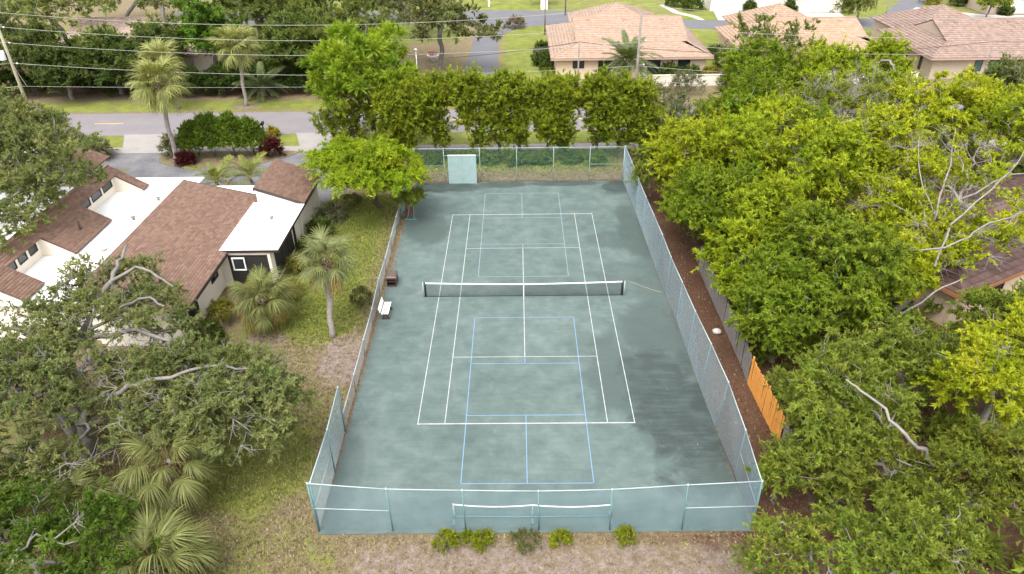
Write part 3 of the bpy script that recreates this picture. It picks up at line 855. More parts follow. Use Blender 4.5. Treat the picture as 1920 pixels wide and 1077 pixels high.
# ------------------------------------------------------------------ roofs and houses
def tiles(p0, p1, p2, p3, ch, tw, th, rng, c0, c1, stag=True, dirt=None):
    """courses of separate tiles on the plane eave p0->p1, top p3..p2; returns verts, faces, colours"""
    p0, p1, p2, p3 = (np.array(p, float) for p in (p0, p1, p2, p3))
    W = np.linalg.norm(p1 - p0)
    u = (p1 - p0) / W
    t = p3 - p0
    v = t - u * (t @ u)
    H = np.linalg.norm(v)
    v /= H
    n = np.cross(u, v)
    if n[2] < 0: n = -n
    au = t @ u
    bu = (p2 - p1) @ u
    V, F, Cc = [], [], []
    rows = int(math.ceil(H / ch))
    base = 0
    for r in range(rows):
        h0 = r * ch
        h1 = min(h0 + ch, H)
        a0, b0 = au * h0 / H, W + bu * h0 / H
        a1, b1 = au * h1 / H, W + bu * h1 / H
        off = (0.5 * tw if (r % 2 and stag) else 0) + rng.uniform(-0.04, 0.04) * tw
        k = np.arange(math.floor(min(a0, a1) / tw) - 1, math.ceil(max(b0, b1) / tw) + 1)
        e0 = k * tw + off
        e1 = e0 + tw * (0.965 if stag else 0.992)
        l0, l1 = np.clip(e0, a0, b0), np.clip(e1, a0, b0)
        q0, q1 = np.clip(e0, a1, b1), np.clip(e1, a1, b1)
        ok = (l1 - l0 > 0.02) | (q1 - q0 > 0.02)
        l0, l1, q0, q1 = l0[ok], l1[ok], q0[ok], q1[ok]
        m = len(l0)
        if m == 0: continue
        lift = th * (1 + rng.uniform(-0.25, 0.25, m))
        def pt(e, h, z):
            return p0 + e[:, None] * u + h * v + np.asarray(z)[:, None] * n
        z0 = np.full(m, 0.002)
        vs = np.stack([pt(l0, h0, lift), pt(l1, h0, lift), pt(q1, h1, z0 + 0.004), pt(q0, h1, z0 + 0.004), pt(l0, h0 - 0.004, z0 - 0.01), pt(l1, h0 - 0.004, z0 - 0.01)], 1)
        V.append(vs.reshape(-1, 3))
        idx = base + np.arange(m)[:, None] * 6
        F.append(np.concatenate([idx + np.array([[0, 1, 2, 3]]), idx + np.array([[4, 5, 1, 0]])]))
        f = rng.uniform(0, 1, m)[:, None]
        c = np.array(c0) * (1 - f) + np.array(c1) * f
        c *= (1 + rng.normal(0, 0.03, (m, 1))) * (1 + rng.normal(0, 0.02))
        if dirt is not None:
            dk = np.clip(1 - h0 / H * 1.6, 0, 1) * rng.uniform(0.2, 1, (m, 1))
            c = c * (1 - dk * 0.5) + np.array(dirt) * dk * 0.5
        c = c * 0.70
        Cc.append(np.concatenate([c, c]))
        base += m * 6
    return np.concatenate(V), np.concatenate(F), np.concatenate(Cc)

def roof_plane(root, p0, p1, p2, p3, kind, rng, cols=None, deck=None):
    """a roof part: the deck slab, with the courses of tiles as its sub-part"""
    P = [Vector(p) for p in (p0, p1, p2, p3)]
    n = (P[1] - P[0]).cross(P[3] - P[0]).normalized()
    if n.z < 0: n = -n
    top = [p - n * 0.006 for p in P]
    bot = [p - n * 0.09 for p in P]
    pts = top + bot
    if (P[2] - P[3]).length < 0.01:
        fs = [(0, 1, 2), (6, 5, 4), (0, 4, 5, 1), (1, 5, 6, 2), (2, 6, 4, 0)]
        pts = top[:3] + bot[:1] + bot[:3]
        pts = [top[0], top[1], top[2], top[2], bot[0], bot[1], bot[2]]
    else:
        fs = [(0, 1, 2, 3), (7, 6, 5, 4), (0, 4, 5, 1), (1, 5, 6, 2), (2, 6, 7, 3), (3, 7, 4, 0)]
    d = MB().add(pts, fs).build("roof", deck or M['deck'], root)
    if kind == 'shingle':
        V, F, C_ = tiles(p0, p1, p2, p3, 0.18, 0.32, 0.020, rng, *(cols or ((0.215, 0.130, 0.097), (0.300, 0.188, 0.142))))
    else:
        V, F, C_ = tiles(p0, p1, p2, p3, 0.42, 0.34, 0.075, rng, *(cols or ((0.50, 0.24, 0.14), (0.62, 0.34, 0.22))), stag=False)
    o = link("roof_tiles" if kind != 'shingle' else "shingles", np_mesh("tiles", V, F, C_), M['tile' if kind != 'shingle' else 'shingle'], d)
    o["kind"] = "stuff"
    return d

def cap_line(root, a, b, mat, r=0.09, parent=None):
    return MB().tube([a, b], r, 6).build("ridge_cap", mat, parent or root)

def window(root, a, b, z0, z1, nrm, frame, pane, split=0, fr=0.06, name="window"):
    """window in a vertical wall from a to b (x,y), facing nrm"""
    A, B, n = Vector((*a, 0)), Vector((*b, 0)), Vector((*nrm, 0))
    d = (B - A).normalized()
    w = (B - A).length
    f = MB()
    def bx(s0, s1, h0, h1, t0, t1, mb):
        vs = []
        for z in (h0, h1):
            for s_, t_ in ((s0, t0), (s1, t0), (s1, t1), (s0, t1)):
                p = A + d * s_ + n * t_
                vs.append((p.x, p.y, z))
        mb.add(vs, [(3, 2, 1, 0), (4, 5, 6, 7), (0, 1, 5, 4), (1, 2, 6, 5), (2, 3, 7, 6), (3, 0, 4, 7)])
    bx(0, w, z0, z0 + fr, 0.004, 0.06, f); bx(0, w, z1 - fr, z1, 0.004, 0.06, f)
    bx(0, fr, z0 + fr, z1 - fr, 0.004, 0.06, f); bx(w - fr, w, z0 + fr, z1 - fr, 0.004, 0.06, f)
    for i in range(split):
        c = w * (i + 1) / (split + 1)
        bx(c - fr / 2, c + fr / 2, z0 + fr, z1 - fr, 0.004, 0.055, f)
    fo = f.build(name, frame, root)
    g = MB()
    bx(fr, w - fr, z0 + fr, z1 - fr, 0.006, 0.02, g)
    g.build("pane", pane, fo)
    return fo

def left_house():
    rng = np.random.default_rng(11)
    root = empty("brown_roof_house", (-22, 3, 0), "low house with brown shingle slopes and white flat roofs left of the court", "house")
    def wall(pts, mat=M['cream_wall']): return MB().poly(pts).build("wall", mat, root)
    def wbox(*a): return MB().box(*a).build("wall", M['cream_wall'], root)
    # east wing, slope rising to the west
    zE = lambda x: 2.62 + (-19.2 - x) * (4.05 - 2.62) / 5.9
    roof_plane(root, (-19.2, -5.5, 2.62), (-19.2, 10.0, 2.62), (-25.1, 10.0, 4.05), (-25.1, -5.5, 4.05), 'shingle', rng)
    MB().box(-19.235, -19.185, -5.52, 1.5, 2.40, 2.60).build("fascia", M['brown_trim'], root)
    MB().bar((-19.2, -5.53, 2.56), (-25.1, -5.53, 3.98), 0.05, 0.2).build("rake_board", M['brown_trim'], root)
    MB().bar((-19.2, 10.03, 2.56), (-25.1, 10.03, 3.98), 0.05, 0.2).build("rake_board", M['brown_trim'], root)
    MB().box(-25.16, -25.1, -5.5, 10.0, 3.78, 4.0).build("fascia", M['brown_trim'], root)
    wbox(-20.1, -19.9, -5.0, 9.7, 0, 2.58)
    for y in (-5.0, 9.55):
        MB().add([(x, yy, z) for yy in (y, y + 0.15) for x, z in ((-20.1, 0), (-20.1, zE(-20.1) - 0.1), (-24.9, zE(-24.9) - 0.1), (-24.9, 0))],
                 [(0, 1, 2, 3), (7, 6, 5, 4), (0, 4, 5, 1), (1, 5, 6, 2), (2, 6, 7, 3), (3, 7, 4, 0)]).build("wall", M['cream_wall'], root)
    wbox(-25.0, -24.85, -4.8, 9.5, 0, 3.85)
    window(root, (-19.9, -0.2), (-19.9, 0.9), 1.25, 2.2, (1, 0), M['brown_trim'], M['glass'], 1)
    window(root, (-19.9, -3.9), (-19.9, -2.6), 0.9, 2.1, (1, 0), M['brown_trim'], M['glass'], 1)
    # flat white roof of the screened porch
    r = MB().box(-19.95, -15.9, 1.55, 8.75, 2.66, 2.76).build("flat_roof", M['white_roof'], root)
    MB().box(-19.97, -15.86, 1.50, 1.548, 2.58, 2.75).build("fascia", M['brown_trim'], root)
    MB().box(-15.898, -15.86, 1.55, 8.75, 2.58, 2.75).build("fascia", M['brown_trim'], root)
    wbox(-19.88, -19.3, 1.60, 1.75, 0, 2.6)
    for x in (-16.62, ):
        MB().box(x - 0.07, x + 0.12, 1.60, 1.77, 0, 2.65).build("post", M['cream_wall'], root)
    MB().box(-19.28, -16.71, 1.62, 1.75, 2.36, 2.655).build("beam", M['cream_wall'], root)
    window(root, (-19.28, 1.64), (-16.71, 1.64), 0.25, 2.35, (0, -1), M['brown_trim'], M['screen'], 0, 0.05, "porch_screen")
    window(root, (-19.05, 1.57), (-18.2, 1.57), 1.25, 2.2, (0, -1), M['white_paint'], M['glass'], 0, 0.08)
    for ya, yb in ((2.3, 3.6), (3.7, 5.0), (5.1, 6.2)):
        window(root, (-16.5, ya), (-16.5, yb), 0.3, 2.5, (1, 0), M['brown_trim'], M['screen'], 0, 0.06, "porch_screen")
    wbox(-16.7, -16.51, 1.78, 8.4, 0, 2.64)
    window(root, (-16.51, 6.6), (-16.51, 7.0), 0.1, 2.4, (1, 0), M['brown_trim'], M['glass'], 0, 0.05, "door")
    # north-east garage wing
    zG = lambda x: 2.72 + (-15.9 - x) * (3.95 - 2.72) / 3.5
    roof_plane(root, (-15.9, 8.5, 2.80), (-15.9, 14.0, 2.80), (-19.4, 14.0, 4.05), (-19.4, 8.5, 4.05), 'shingle', rng)
    MB().bar((-15.9, 8.46, 2.73), (-19.4, 8.46, 3.98), 0.05, 0.2).build("rake_board", M['brown_trim'], root)
    MB().box(-15.9, -15.86, 8.5, 14.0, 2.58, 2.78).build("fascia", M['brown_trim'], root)
    MB().box(-19.47, -19.42, 8.5, 14.0, 3.75, 4.0).build("fascia", M['brown_trim'], root)
    wbox(-16.6, -16.4, 8.6, 13.7, 0, 2.70)
    MB().add([(x, yy, z) for yy in (8.62, 8.75) for x, z in ((-16.6, 2.7), (-16.6, 2.9), (-19.3, 3.9), (-19.3, 2.7))],
             [(0, 1, 2, 3), (7, 6, 5, 4), (0, 4, 5, 1), (1, 5, 6, 2), (2, 6, 7, 3), (3, 7, 4, 0)]).build("gable_wall", M['white_roof'], root)
    wbox(-19.3, -16.62, 13.55, 13.7, 0, 2.8)
    wbox(-19.42, -19.28, 8.8, 13.5, 0, 3.7)
    # flat roofs in the middle and west
    MB().box(-32.6, -25.2, -4.6, 13.7, 2.60, 2.70).build("flat_roof", M['white_roof'], root)
    MB().box(-25.19, -19.5, 10.1, 11.9, 2.60, 2.72).build("flat_roof", M['white_roof'], root)
    MB().box(-40.5, -32.61, 2.0, 12.0, 2.62, 2.72).build("flat_roof", M['white_roof'], root)
    wbox(-32.4, -25.4, 13.3, 13.45, 0, 2.59)
    wbox(-25.3, -19.7, 11.5, 11.65, 0, 2.59)
    wbox(-40.2, -32.7, 11.6, 11.75, 0, 2.6)
    wbox(-40.3, -40.15, 2.2, 11.7, 0, 2.6)
    wbox(-34.2, -25.3, -4.4, -4.25, 0, 2.59)
    # west wing: steep slope with two clerestory notches
    zr, ze, xr, xe = 4.45, 2.85, -31.5, -28.8
    s = (zr - ze) / (xe - xr)
    xn = -30.7
    zn = ze + (xe - xn) * s
    def strip(y0, y1, x_e, z_e):
        roof_plane(root, (x_e, y0, z_e), (x_e, y1, z_e), (xr, y1, zr), (xr, y0, zr), 'shingle', rng)
    strip(11.1, 12.0, xe, ze)
    strip(6.0, 11.1, xn, zn)
    strip(1.2, 6.0, xe, ze)
    strip(-2.4, 1.2, xn, zn)
    strip(-4.4, -2.4, xe, ze)
    roof_plane(root, (-34.4, 12.0, 2.85), (-34.4, -4.4, 2.85), (xr, -4.4, zr), (xr, 12.0, zr), 'shingle', rng)
    cap_line(root, (xr, -4.4, zr + 0.0), (xr, 12.0, zr + 0.0), M['shingle_cap'], 0.07)
    for y0, y1 in ((6.0, 11.1), (-2.4, 1.2)):
        wbox(xn - 0.35, xn - 0.25, y0, y1, 2.71, zn - 0.12)
        n = 3
        for i in range(n):
            a = y0 + 0.25 + (y1 - y0 - 0.3) * i / n
            window(root, (xn - 0.25, a), (xn - 0.25, a + (y1 - y0 - 0.3) / n - 0.3), 3.28, zn - 0.16, (1, 0), M['brown_trim'], M['glass'], 0, 0.04, "clerestory_window")
    for y in (11.1, 6.0, 1.2, -2.4):
        MB().add([(x, yy, z) for yy in (y - 0.05, y + 0.05) for x, z in ((xn - 0.3, 2.71), (xe - 0.15, 2.71), (xe - 0.15, ze - 0.04), (xn - 0.3, zn + 0.05))],
                 [(0, 1, 2, 3), (7, 6, 5, 4), (0, 4, 5, 1), (1, 5, 6, 2), (2, 6, 7, 3), (3, 7, 4, 0)]).build("cheek_wall", M['cream_wall'], root)
    MB().add([(x, yy, z) for yy in (-4.38, -4.3) for x, z in ((-34.2, 2.7), (xe - 0.2, 2.7), (xe - 0.2, ze - 0.1), (xr, zr - 0.15), (-34.2, 2.75))],
             [(0, 1, 2, 3, 4), (9, 8, 7, 6, 5)]).build("gable_wall", M['cream_wall'], root)
    # plumbing vents
    for p in ((-29.6, 3.6), (-30.9, 11.6)):
        MB().tube([(p[0], p[1], 3.0), (p[0], p[1], 3.9)], 0.07, 8).build("roof_vent", M['brown_trim'], root)
    for p in ((-27.4, 6.2), (-27.0, 9.4), (-17.6, 6.0)):
        MB().lathe([(0.001, 0.30), (0.16, 0.26), (0.16, 0.2), (0.09, 0.18), (0.09, 0.0)], (p[0], p[1], 2.70), 10).build("roof_vent", M['galv'], root)
    # front wing by the drive
    roof_plane(root, (-35.0, 14.2, 2.7), (-35.0, 18.4, 2.7), (-38.2, 18.4, 3.9), (-38.2, 14.2, 3.9), 'shingle', rng)
    roof_plane(root, (-41.4, 18.4, 2.7), (-41.4, 14.2, 2.7), (-38.2, 14.2, 3.9), (-38.2, 18.4, 3.9), 'shingle', rng)
    wbox(-41, -35.3, 14.5, 18.1, 0, 2.65)
M['shingle_cap'] = plain("shingle_ridge_cap", (0.22, 0.11, 0.075), 0.9, 0.3, 6)
left_house()

def tile_house(name, label, x0, x1, y0, y1, ze, zr, xa, xb, wall_mat, cols, seed, rear=None, wins=(), front_only=False, right_gable=False):
    """dutch-gable tile roof, ridge along x from xa to xb; rear = (cx, cy, half, z) pyramid wing"""
    rng = np.random.default_rng(seed)
    root = empty(name, ((x0 + x1) / 2, (y0 + y1) / 2, 0), label, "house", "tile roofed houses beyond the road")
    ym = (y0 + y1) / 2
    sl = (zr - ze) / (ym - y0)
    capm = plain("ridge_tile_" + str(seed), tuple((a + b) / 2 for a, b in zip(*cols)), 0.8, 0.1, 3)
    def rp_(*p): return roof_plane(root, *p, 'tile', rng, cols)
    run = xa - x0
    zg = ze + run * sl
    yg0, yg1 = y0 + run, y1 - run
    rr = 0.0 if right_gable else run
    xg = x1 if right_gable else xb
    rp_((x0, y0, ze), (x1, y0, ze), (x1 - rr if not right_gable else x1, yg0, zg), (x0 + run, yg0, zg))
    rp_((xa - 0.25, yg0, zg), (xg + (0 if right_gable else 0.25), yg0, zg), (xg + (0 if right_gable else 0.25), ym, zr), (xa - 0.25, ym, zr))
    rp_((x1, y1, ze), (x0, y1, ze), (x0 + run, yg1, zg), (x1 - rr if not right_gable else x1, yg1, zg))
    rp_((xg, yg1, zg), (xa, yg1, zg), (xa, ym, zr), (xg, ym, zr))
    rp_((x0, y1, ze), (x0, y0, ze), (xa, yg0, zg), (xa, yg1, zg))
    if not right_gable:
        rp_((x1, y0, ze), (x1, y1, ze), (xb, yg1, zg), (xb, yg0, zg))
    for xx in ([xa] if right_gable else [xa, xb]):
        MB().add([(xx + dx, y, z) for dx in (-0.04, 0.04) for y, z in ((yg0 + 0.2, zg - 0.05), (yg1 - 0.2, zg - 0.05), (ym, zr - 0.14))],
                 [(0, 1, 2), (5, 4, 3), (0, 3, 4, 1), (1, 4, 5, 2), (2, 5, 3, 0)]).build("gable_wall", wall_mat, root)
    cap_line(root, (xa - 0.25, ym, zr + 0.02), (xg + 0.2, ym, zr + 0.02), capm, 0.11)
    cap_line(root, (x0, y0, ze + 0.05), (xa, yg0, zg + 0.05), capm)
    if not right_gable: cap_line(root, (x1, y0, ze + 0.05), (xb, yg0, zg + 0.05), capm)
    for a, b, c, d in ((x0, x1, y0 - 0.03, y0 + 0.0), (x0, x1, y1, y1 + 0.03), (x0 - 0.03, x0, y0, y1), (x1, x1 + 0.03, y0, y1)):
        MB().box(a, b, c, d, ze - 0.24, ze - 0.03).build("fascia", M['pink_trim'], root)
    MB().box(x0 + 0.02, x1 - 0.02, y0 + 0.02, y1 - 0.02, ze - 0.22, ze - 0.16).build("soffit", M['pink_trim'], root)
    i = 0.7
    for a, b, c, d in ((x0 + i, x1 - i, y0 + i, y0 + i + 0.2), (x0 + i, x1 - i, y1 - i - 0.2, y1 - i), (x0 + i, x0 + i + 0.2, y0 + i + 0.21, y1 - i - 0.21), (x1 - i - 0.2, x1 - i, y0 + i + 0.21, y1 - i - 0.21)):
        MB().box(a, b, c, d, 0, ze - 0.225).build("wall", wall_mat, root)
    for w in wins:
        side, s0, s1, z0, z1, nm, fr, pn, sp = w
        if side == 'S': window(root, (s0, y0 + i), (s1, y0 + i), z0, z1, (0, -1), fr, pn, sp, 0.07, nm)
        else: window(root, (x0 + i, s1), (x0 + i, s0), z0, z1, (-1, 0), fr, pn, sp, 0.07, nm)
    if rear:
        cx, cy, h, z = rear
        c = [(cx - h, cy - h, ze + 0.02), (cx + h, cy - h, ze + 0.02), (cx + h, cy + h, ze + 0.02), (cx - h, cy + h, ze + 0.02)]
        t = (cx, cy, z)
        for k in range(4):
            rp_(c[k], c[(k + 1) % 4], t, t)
        for k in range(4): cap_line(root, c[k], t, capm, 0.08)
        for a, b, cc, d in ((cx - h + .6, cx + h - .6, cy - h + .6, cy - h + .75), (cx - h + .6, cx + h - .6, cy + h - .75, cy + h - .6), (cx - h + .6, cx - h + .75, cy - h + .76, cy + h - .76), (cx + h - .75, cx + h - .6, cy - h + .76, cy + h - .76)):
            MB().box(a, b, cc, d, 0, ze - 0.1).build("wall", wall_mat, root)
    for k in range(3):
        xv = xa + (xb - xa) * (0.12 + 0.35 * k)
        MB().box(xv - 0.25, xv + 0.25, ym - 1.0, ym - 0.7, zr - 0.42, zr - 0.1).build("roof_vent", capm, root)
    return root

B_, G_ = M['brown_trim'], M['glass']
tile_house("tile_roof_house", "peach house with pink terracotta tile roof behind the hedge row", 3.8, 23.4, 48.7, 67, 2.65, 5.6, 7.2, 20.7, M['peach_wall'],
           ((0.40, 0.278, 0.205), (0.455, 0.322, 0.245)), 21, (13.8, 68.5, 6.5, 5.4),
           [('S', 6.5, 7.9, 1.3, 2.25, "window", B_, G_, 1), ('S', 15.6, 17.2, 0.1, 2.2, "sliding_door", B_, G_, 1), ('S', 19.3, 20.8, 1.2, 2.25, "window", B_, G_, 0),
            ('S', 9.6, 11.2, 0.1, 2.2, "sliding_door", B_, G_, 1)])
tile_house("tile_roof_house", "peach orange tile roofed house half hidden by the leafy tall tree", 27.2, 45.8, 47.5, 64.7, 2.65, 5.5, 31.5, 42.5, M['peach_wall'],
           ((0.43, 0.285, 0.195), (0.49, 0.330, 0.235)), 22, (36.0, 65.5, 6.0, 5.5),
           [('W', 55, 57, 0.9, 2.2, "window", B_, G_, 1)], right_gable=False)
tile_house("tile_roof_house", "tan house with brownish pink tile roof and green glass doors at far right", 48.6, 74, 46.9, 62.0, 2.65, 5.5, 51.8, 70.8, M['tan_wall'],
           ((0.285, 0.20, 0.165), (0.38, 0.27, 0.222)), 23, (57.5, 63.5, 6.5, 5.45),
           [('S', 56.0, 58.8, 0.1, 2.3, "sliding_door", B_, M['glass_green'], 1), ('S', 54.3, 55.2, 0.9, 2.3, "window", B_, M['glass_green'], 0), ('S', 59.3, 61.5, 1.1, 2.3, "window", B_, G_, 0),
            ('W', 50, 50.6, 0.5, 2.2, "window", B_, G_, 0), ('W', 53.5, 54.1, 1.0, 2.2, "window", B_, G_, 0), ('W', 57, 57.7, 1.0, 2.2, "window", B_, G_, 0)])
tile_house("tile_roof_house", "pale tile roofed house glimpsed through the dark oaks across the road", -63, -40.5, 52, 70, 2.7, 5.6, -59, -45, M['pale_wall'],
           ((0.44, 0.32, 0.27), (0.54, 0.41, 0.35)), 24, None, [('S', -52.5, -49, 0.3, 2.2, "window", M['white_paint'], G_, 3)])

def hidden_house():
    rng = np.random.default_rng(31)
    root = empty("brown_tile_house", (32, 4, 0), "brown tile roof corner with orange fascia under the trees at the right", "house")
    o = Vector((24.9, -4.6, 0)); u = Vector((0.88, 0.475, 0)); v = Vector((-0.475, 0.88, 0))
    def P(a, b, z): return tuple(o + u * a + v * b + Vector((0, 0, z)))
    Lu, Lv, ze, zr = 20, 9, 2.7, 4.5
    cols = ((0.13, 0.075, 0.066), (0.20, 0.125, 0.112))
    h = Lv / 2
    def rp_(*p): roof_plane(root, *p, 'tile', rng, cols)
    rp_(P(0, 0, ze), P(Lu, 0, ze), P(Lu - h, h, zr), P(h, h, zr))
    rp_(P(Lu, Lv, ze), P(0, Lv, ze), P(h, h, zr), P(Lu - h, h, zr))
    rp_(P(0, Lv, ze), P(0, 0, ze), P(h, h, zr), P(h, h, zr))
    rp_(P(Lu, 0, ze), P(Lu, Lv, ze), P(Lu - h, h, zr), P(Lu - h, h, zr))
    for a, b in ((P(0, -0.03, ze - 0.12), P(Lu, -0.03, ze - 0.12)), (P(-0.03, 0, ze - 0.12), P(-0.03, Lv, ze - 0.12))):
        MB().bar(a, b, 0.05, 0.24).build("fascia", M['orange_trim'], root)
    i = 0.6
    for a, b, c, d in ((i, Lu - i, i, i + .2), (i, Lu - i, Lv - i - .2, Lv - i), (i, i + .2, i + .21, Lv - i - .21), (Lu - i - .2, Lu - i, i + .21, Lv - i - .21)):
        vs = [P(x, y, z) for z in (0, ze - 0.15) for x, y in ((a, c), (b, c), (b, d), (a, d))]
        MB().add(vs, [(3, 2, 1, 0), (4, 5, 6, 7), (0, 1, 5, 4), (1, 2, 6, 5), (2, 3, 7, 6), (3, 0, 4, 7)]).build("wall", M['peach_wall'], root)
    A = o + u * 3.5 + v * i; B2 = o + u * 5.5 + v * i
    window(root, A.xy, B2.xy, 0.8, 2.1, (-v.x, -v.y), M['brown_trim'], M['glass'], 1)
hidden_house()

def garage_house(name, label, x0, x1, y0, y1, doors, mat, seed):
    rng = np.random.default_rng(seed)
    root = empty(name, ((x0 + x1) / 2, y0, 0), label, "house", "garages at the top edge beyond the estate road")
    for a, b, c, d in ((x0, x1, y0, y0 + .2), (x0, x1, y1 - .2, y1), (x0, x0 + .2, y0 + .21, y1 - .21), (x1 - .2, x1, y0 + .21, y1 - .21)):
        MB().box(a, b, c, d, 0, 2.9).build("wall", mat, root)
    for a, b in doors:
        d = MB().box(a, b, y0 - 0.05, y0 - 0.004, 0.02, 2.3).build("garage_door", M['garage'], root)
        for k in range(4):
            MB().box(a + 0.05, b - 0.05, y0 - 0.075, y0 - 0.053, 0.06 + k * 0.565, 0.56 + k * 0.565).build("panel", M['garage'], d)
    ym = (y0 + y1) / 2
    cols = ((0.58, 0.36, 0.28), (0.70, 0.46, 0.36))
    e = 0.7
    roof_plane(root, (x0 - e, y0 - e, 2.9), (x1 + e, y0 - e, 2.9), (x1 + e, ym, 5.2), (x0 - e, ym, 5.2), 'tile', rng, cols)
    roof_plane(root, (x1 + e, y1 + e, 2.9), (x0 - e, y1 + e, 2.9), (x0 - e, ym, 5.2), (x1 + e, ym, 5.2), 'tile', rng, cols)
    for xx in (x0, x1 - 0.1):
        MB().add([(xx + dx, y, z) for dx in (0, 0.1) for y, z in ((y0, 2.9), (y1, 2.9), (ym, 4.95))], [(0, 1, 2), (5, 4, 3), (0, 3, 4, 1), (1, 4, 5, 2), (2, 5, 3, 0)]).build("gable_wall", mat, root)
    for xx in (x0 + 0.1, x1 - 0.1):
        MB().box(xx - 0.06, xx + 0.06, y0 - 0.14, y0 - 0.08, 2.0, 2.25).build("wall_lamp", M['black'], root)
garage_house("garage_house", "pale house front with two wide garage doors above the peach house", 32.6, 45.4, 89, 100, ((33.4, 38.6), (39.6, 44.6)), M['pale_wall'], 41)
garage_house("garage_house", "pale single garage front near the white street lamp", 46.2, 54.2, 87, 98, ((47.2, 52.9),), M['pale_wall'], 42)
garage_house("garage_house", "tan garage building in the top right corner behind the small trimmed tree", 76.5, 92, 84, 96, ((79.5, 84.5),), M['tan_wall'], 43)

MB().box(14.5, 47.0, 45.9, 46.1, 0, 1.25).build("boundary_wall", M['pale_wall'])
tag(bpy.data.objects["boundary_wall"], "off white boundary wall running in front of the peach house", "wall")
MB().box(14.48, 47.02, 45.86, 46.14, 1.252, 1.32).build("coping", M['pale_wall'], bpy.data.objects["boundary_wall"])

# ------------------------------------------------------------------ poles, wires, lamps
def sag(a, b, d, n=24):
    a, b = Vector(a), Vector(b)
    return [a.lerp(b, i / n) - Vector((0, 0, d * 4 * (i / n) * (1 - i / n))) for i in range(n + 1)]

def utility_pole(name, label, x, y, h, r, mat, arms=True, can=False):
    root = empty(name, (x, y, 0), label, "pole", "utility poles")
    MB().tube([(x, y, -0.2), (x, y, h * 0.5), (x, y, h)], [r, r * 0.85, r * 0.7], 10).build("pole_shaft", mat, root)
    if arms:
        for k, z in enumerate(arms):
            MB().bar((x, y - 0.05, z), (x + 0.5, y - 0.05, z + 0.05), 0.06).build("insulator_bracket", M['galv'], root)
            MB().tube([(x + 0.5, y - 0.05, z + 0.0), (x + 0.62, y - 0.05, z + 0.02)], 0.07, 8).build("insulator", M['transformer'], root)
    if can:
        c = MB().lathe([(0.001, 0.0), (0.26, 0.0), (0.28, 0.05), (0.28, 0.75), (0.24, 0.84), (0.001, 0.86)], (x - 0.42, y - 0.32, can), 14).build("transformer", M['transformer'], root)
        MB().tube([(x - 0.42, y - 0.32, can + 0.85), (x - 0.42, y - 0.32, can + 1.05)], 0.05, 8).build("bushing", M['pale_pole'], c)
        MB().tube(sag((x + 0.1, y, can - 0.6), (x + 0.75, y - 0.1, can - 2.6), 0.15, 8), 0.018, 5).build("drop_wire", M['cable'], root)
    return root
zL = [12.35, 11.05, 9.65, 7.75, 5.55]
zW = [12.2, 10.5, 9.0, 6.8, 5.5]
zM = [10.85, 9.45, 8.1, 6.25, 5.15]
utility_pole("utility_pole", "pale wooden utility pole with transformer at the top left edge", -48.25, 29.6, 12.6, 0.17, M['pale_pole'], (11.0, 9.6, 7.7), 8.1)
utility_pole("utility_pole", "grey wooden utility pole standing in front of the peach house roof", 11.1, 29.6, 11.5, 0.16, M['wood_pole'], (9.1, 6.9))
wl_ = ["topmost power line sagging across the top left", "second highest power line crossing the top left trees", "middle power line crossing in front of the far fan palm",
       "fourth power line down meeting the transformer pole", "lowest cable crossing the top left grass bank"]
for k in range(5):
    a, b = zL[k], zW[k]
    s_ = (a + b) / 2 - zM[k]
    pts = sag((-48.2, 29.55, a), (11.1, 29.55, b), s_, 40)
    o = MB().tube(pts, 0.021 if k < 4 else 0.016, 5).build("power_line", M['cable'])
    tag(o, wl_[k], "cable", "power lines along the road")
    e = MB().tube(sag((-48.2, 29.55, a), (-108, 29.55, a), 1.5, 16), 0.03, 5).build("far_span", M['cable'], o)
    e = MB().tube(sag((11.1, 29.55, b), (71, 29.8, b), 1.5, 16), 0.02, 5).build("far_span", M['cable'], o)
utility_pole("service_pole", "thin grey service pole before the left end of the peach house", 6.35, 39.5, 6.85, 0.11, M['wood_pole'], False)
utility_pole("service_pole", "thin grey service pole in front of the green glass doors", 50.5, 39.5, 6.4, 0.10, M['wood_pole'], False)
utility_pole("service_pole", "far thin pole on the lawn left of the peach house", 3.95, 73.2, 7.5, 0.12, M['wood_pole'], False)
utility_pole("service_pole", "farthest thin pole beside the estate road above the peach house", 7.9, 87.5, 7.5, 0.14, M['wood_pole'], False)
tag(MB().tube(sag((-14, 39.5, 5.0), (6.35, 39.5, 6.75), 0.35, 16), 0.035, 5).build("service_cable", M['dark_cable']), "thick dark cable rising to the thin pole left of peach house", "cable", "service cables")
tag(MB().tube(sag((6.35, 39.5, 6.75), (50.5, 39.5, 6.3), 1.3, 24), 0.028, 5).build("service_cable", M['dark_cable']), "dark cable crossing the peach house roof to the right", "cable", "service cables")
tag(MB().tube(sag((50.5, 39.5, 6.3), (80, 39.5, 6.5), 0.4, 12), 0.028, 5).build("service_cable", M['dark_cable']), "dark cable crossing the brownish tile roof at far right", "cable", "service cables")

def street_lamp(name, label, x, y, h, mat, head):
    root = empty(name, (x, y, 0), label, "lamp", "lamp posts")
    MB().tube([(x, y, 0), (x, y, h)], 0.06, 8).build("lamp_post", mat, root)
    MB().lathe([(0.001, 0), (0.12, 0.02), (0.17, 0.1), (0.19, 0.38), (0.24, 0.40), (0.10, 0.52), (0.001, 0.54)], (x, y, h), 10).build("lamp_head", head, root)
street_lamp("street_lamp", "white capped lamp post rising beside the pine crown", -13.0, 52.6, 2.6, M['white_paint'], M['white_paint'])
street_lamp("street_lamp", "white street lamp beside the pale single garage", 54.2, 82.3, 3.4, M['white_paint'], M['white_paint'])
street_lamp("street_lamp", "thin pole lamp at the corner of the estate road", 56.5, 76.6, 4.6, M['wood_pole'], M['wood_pole'])

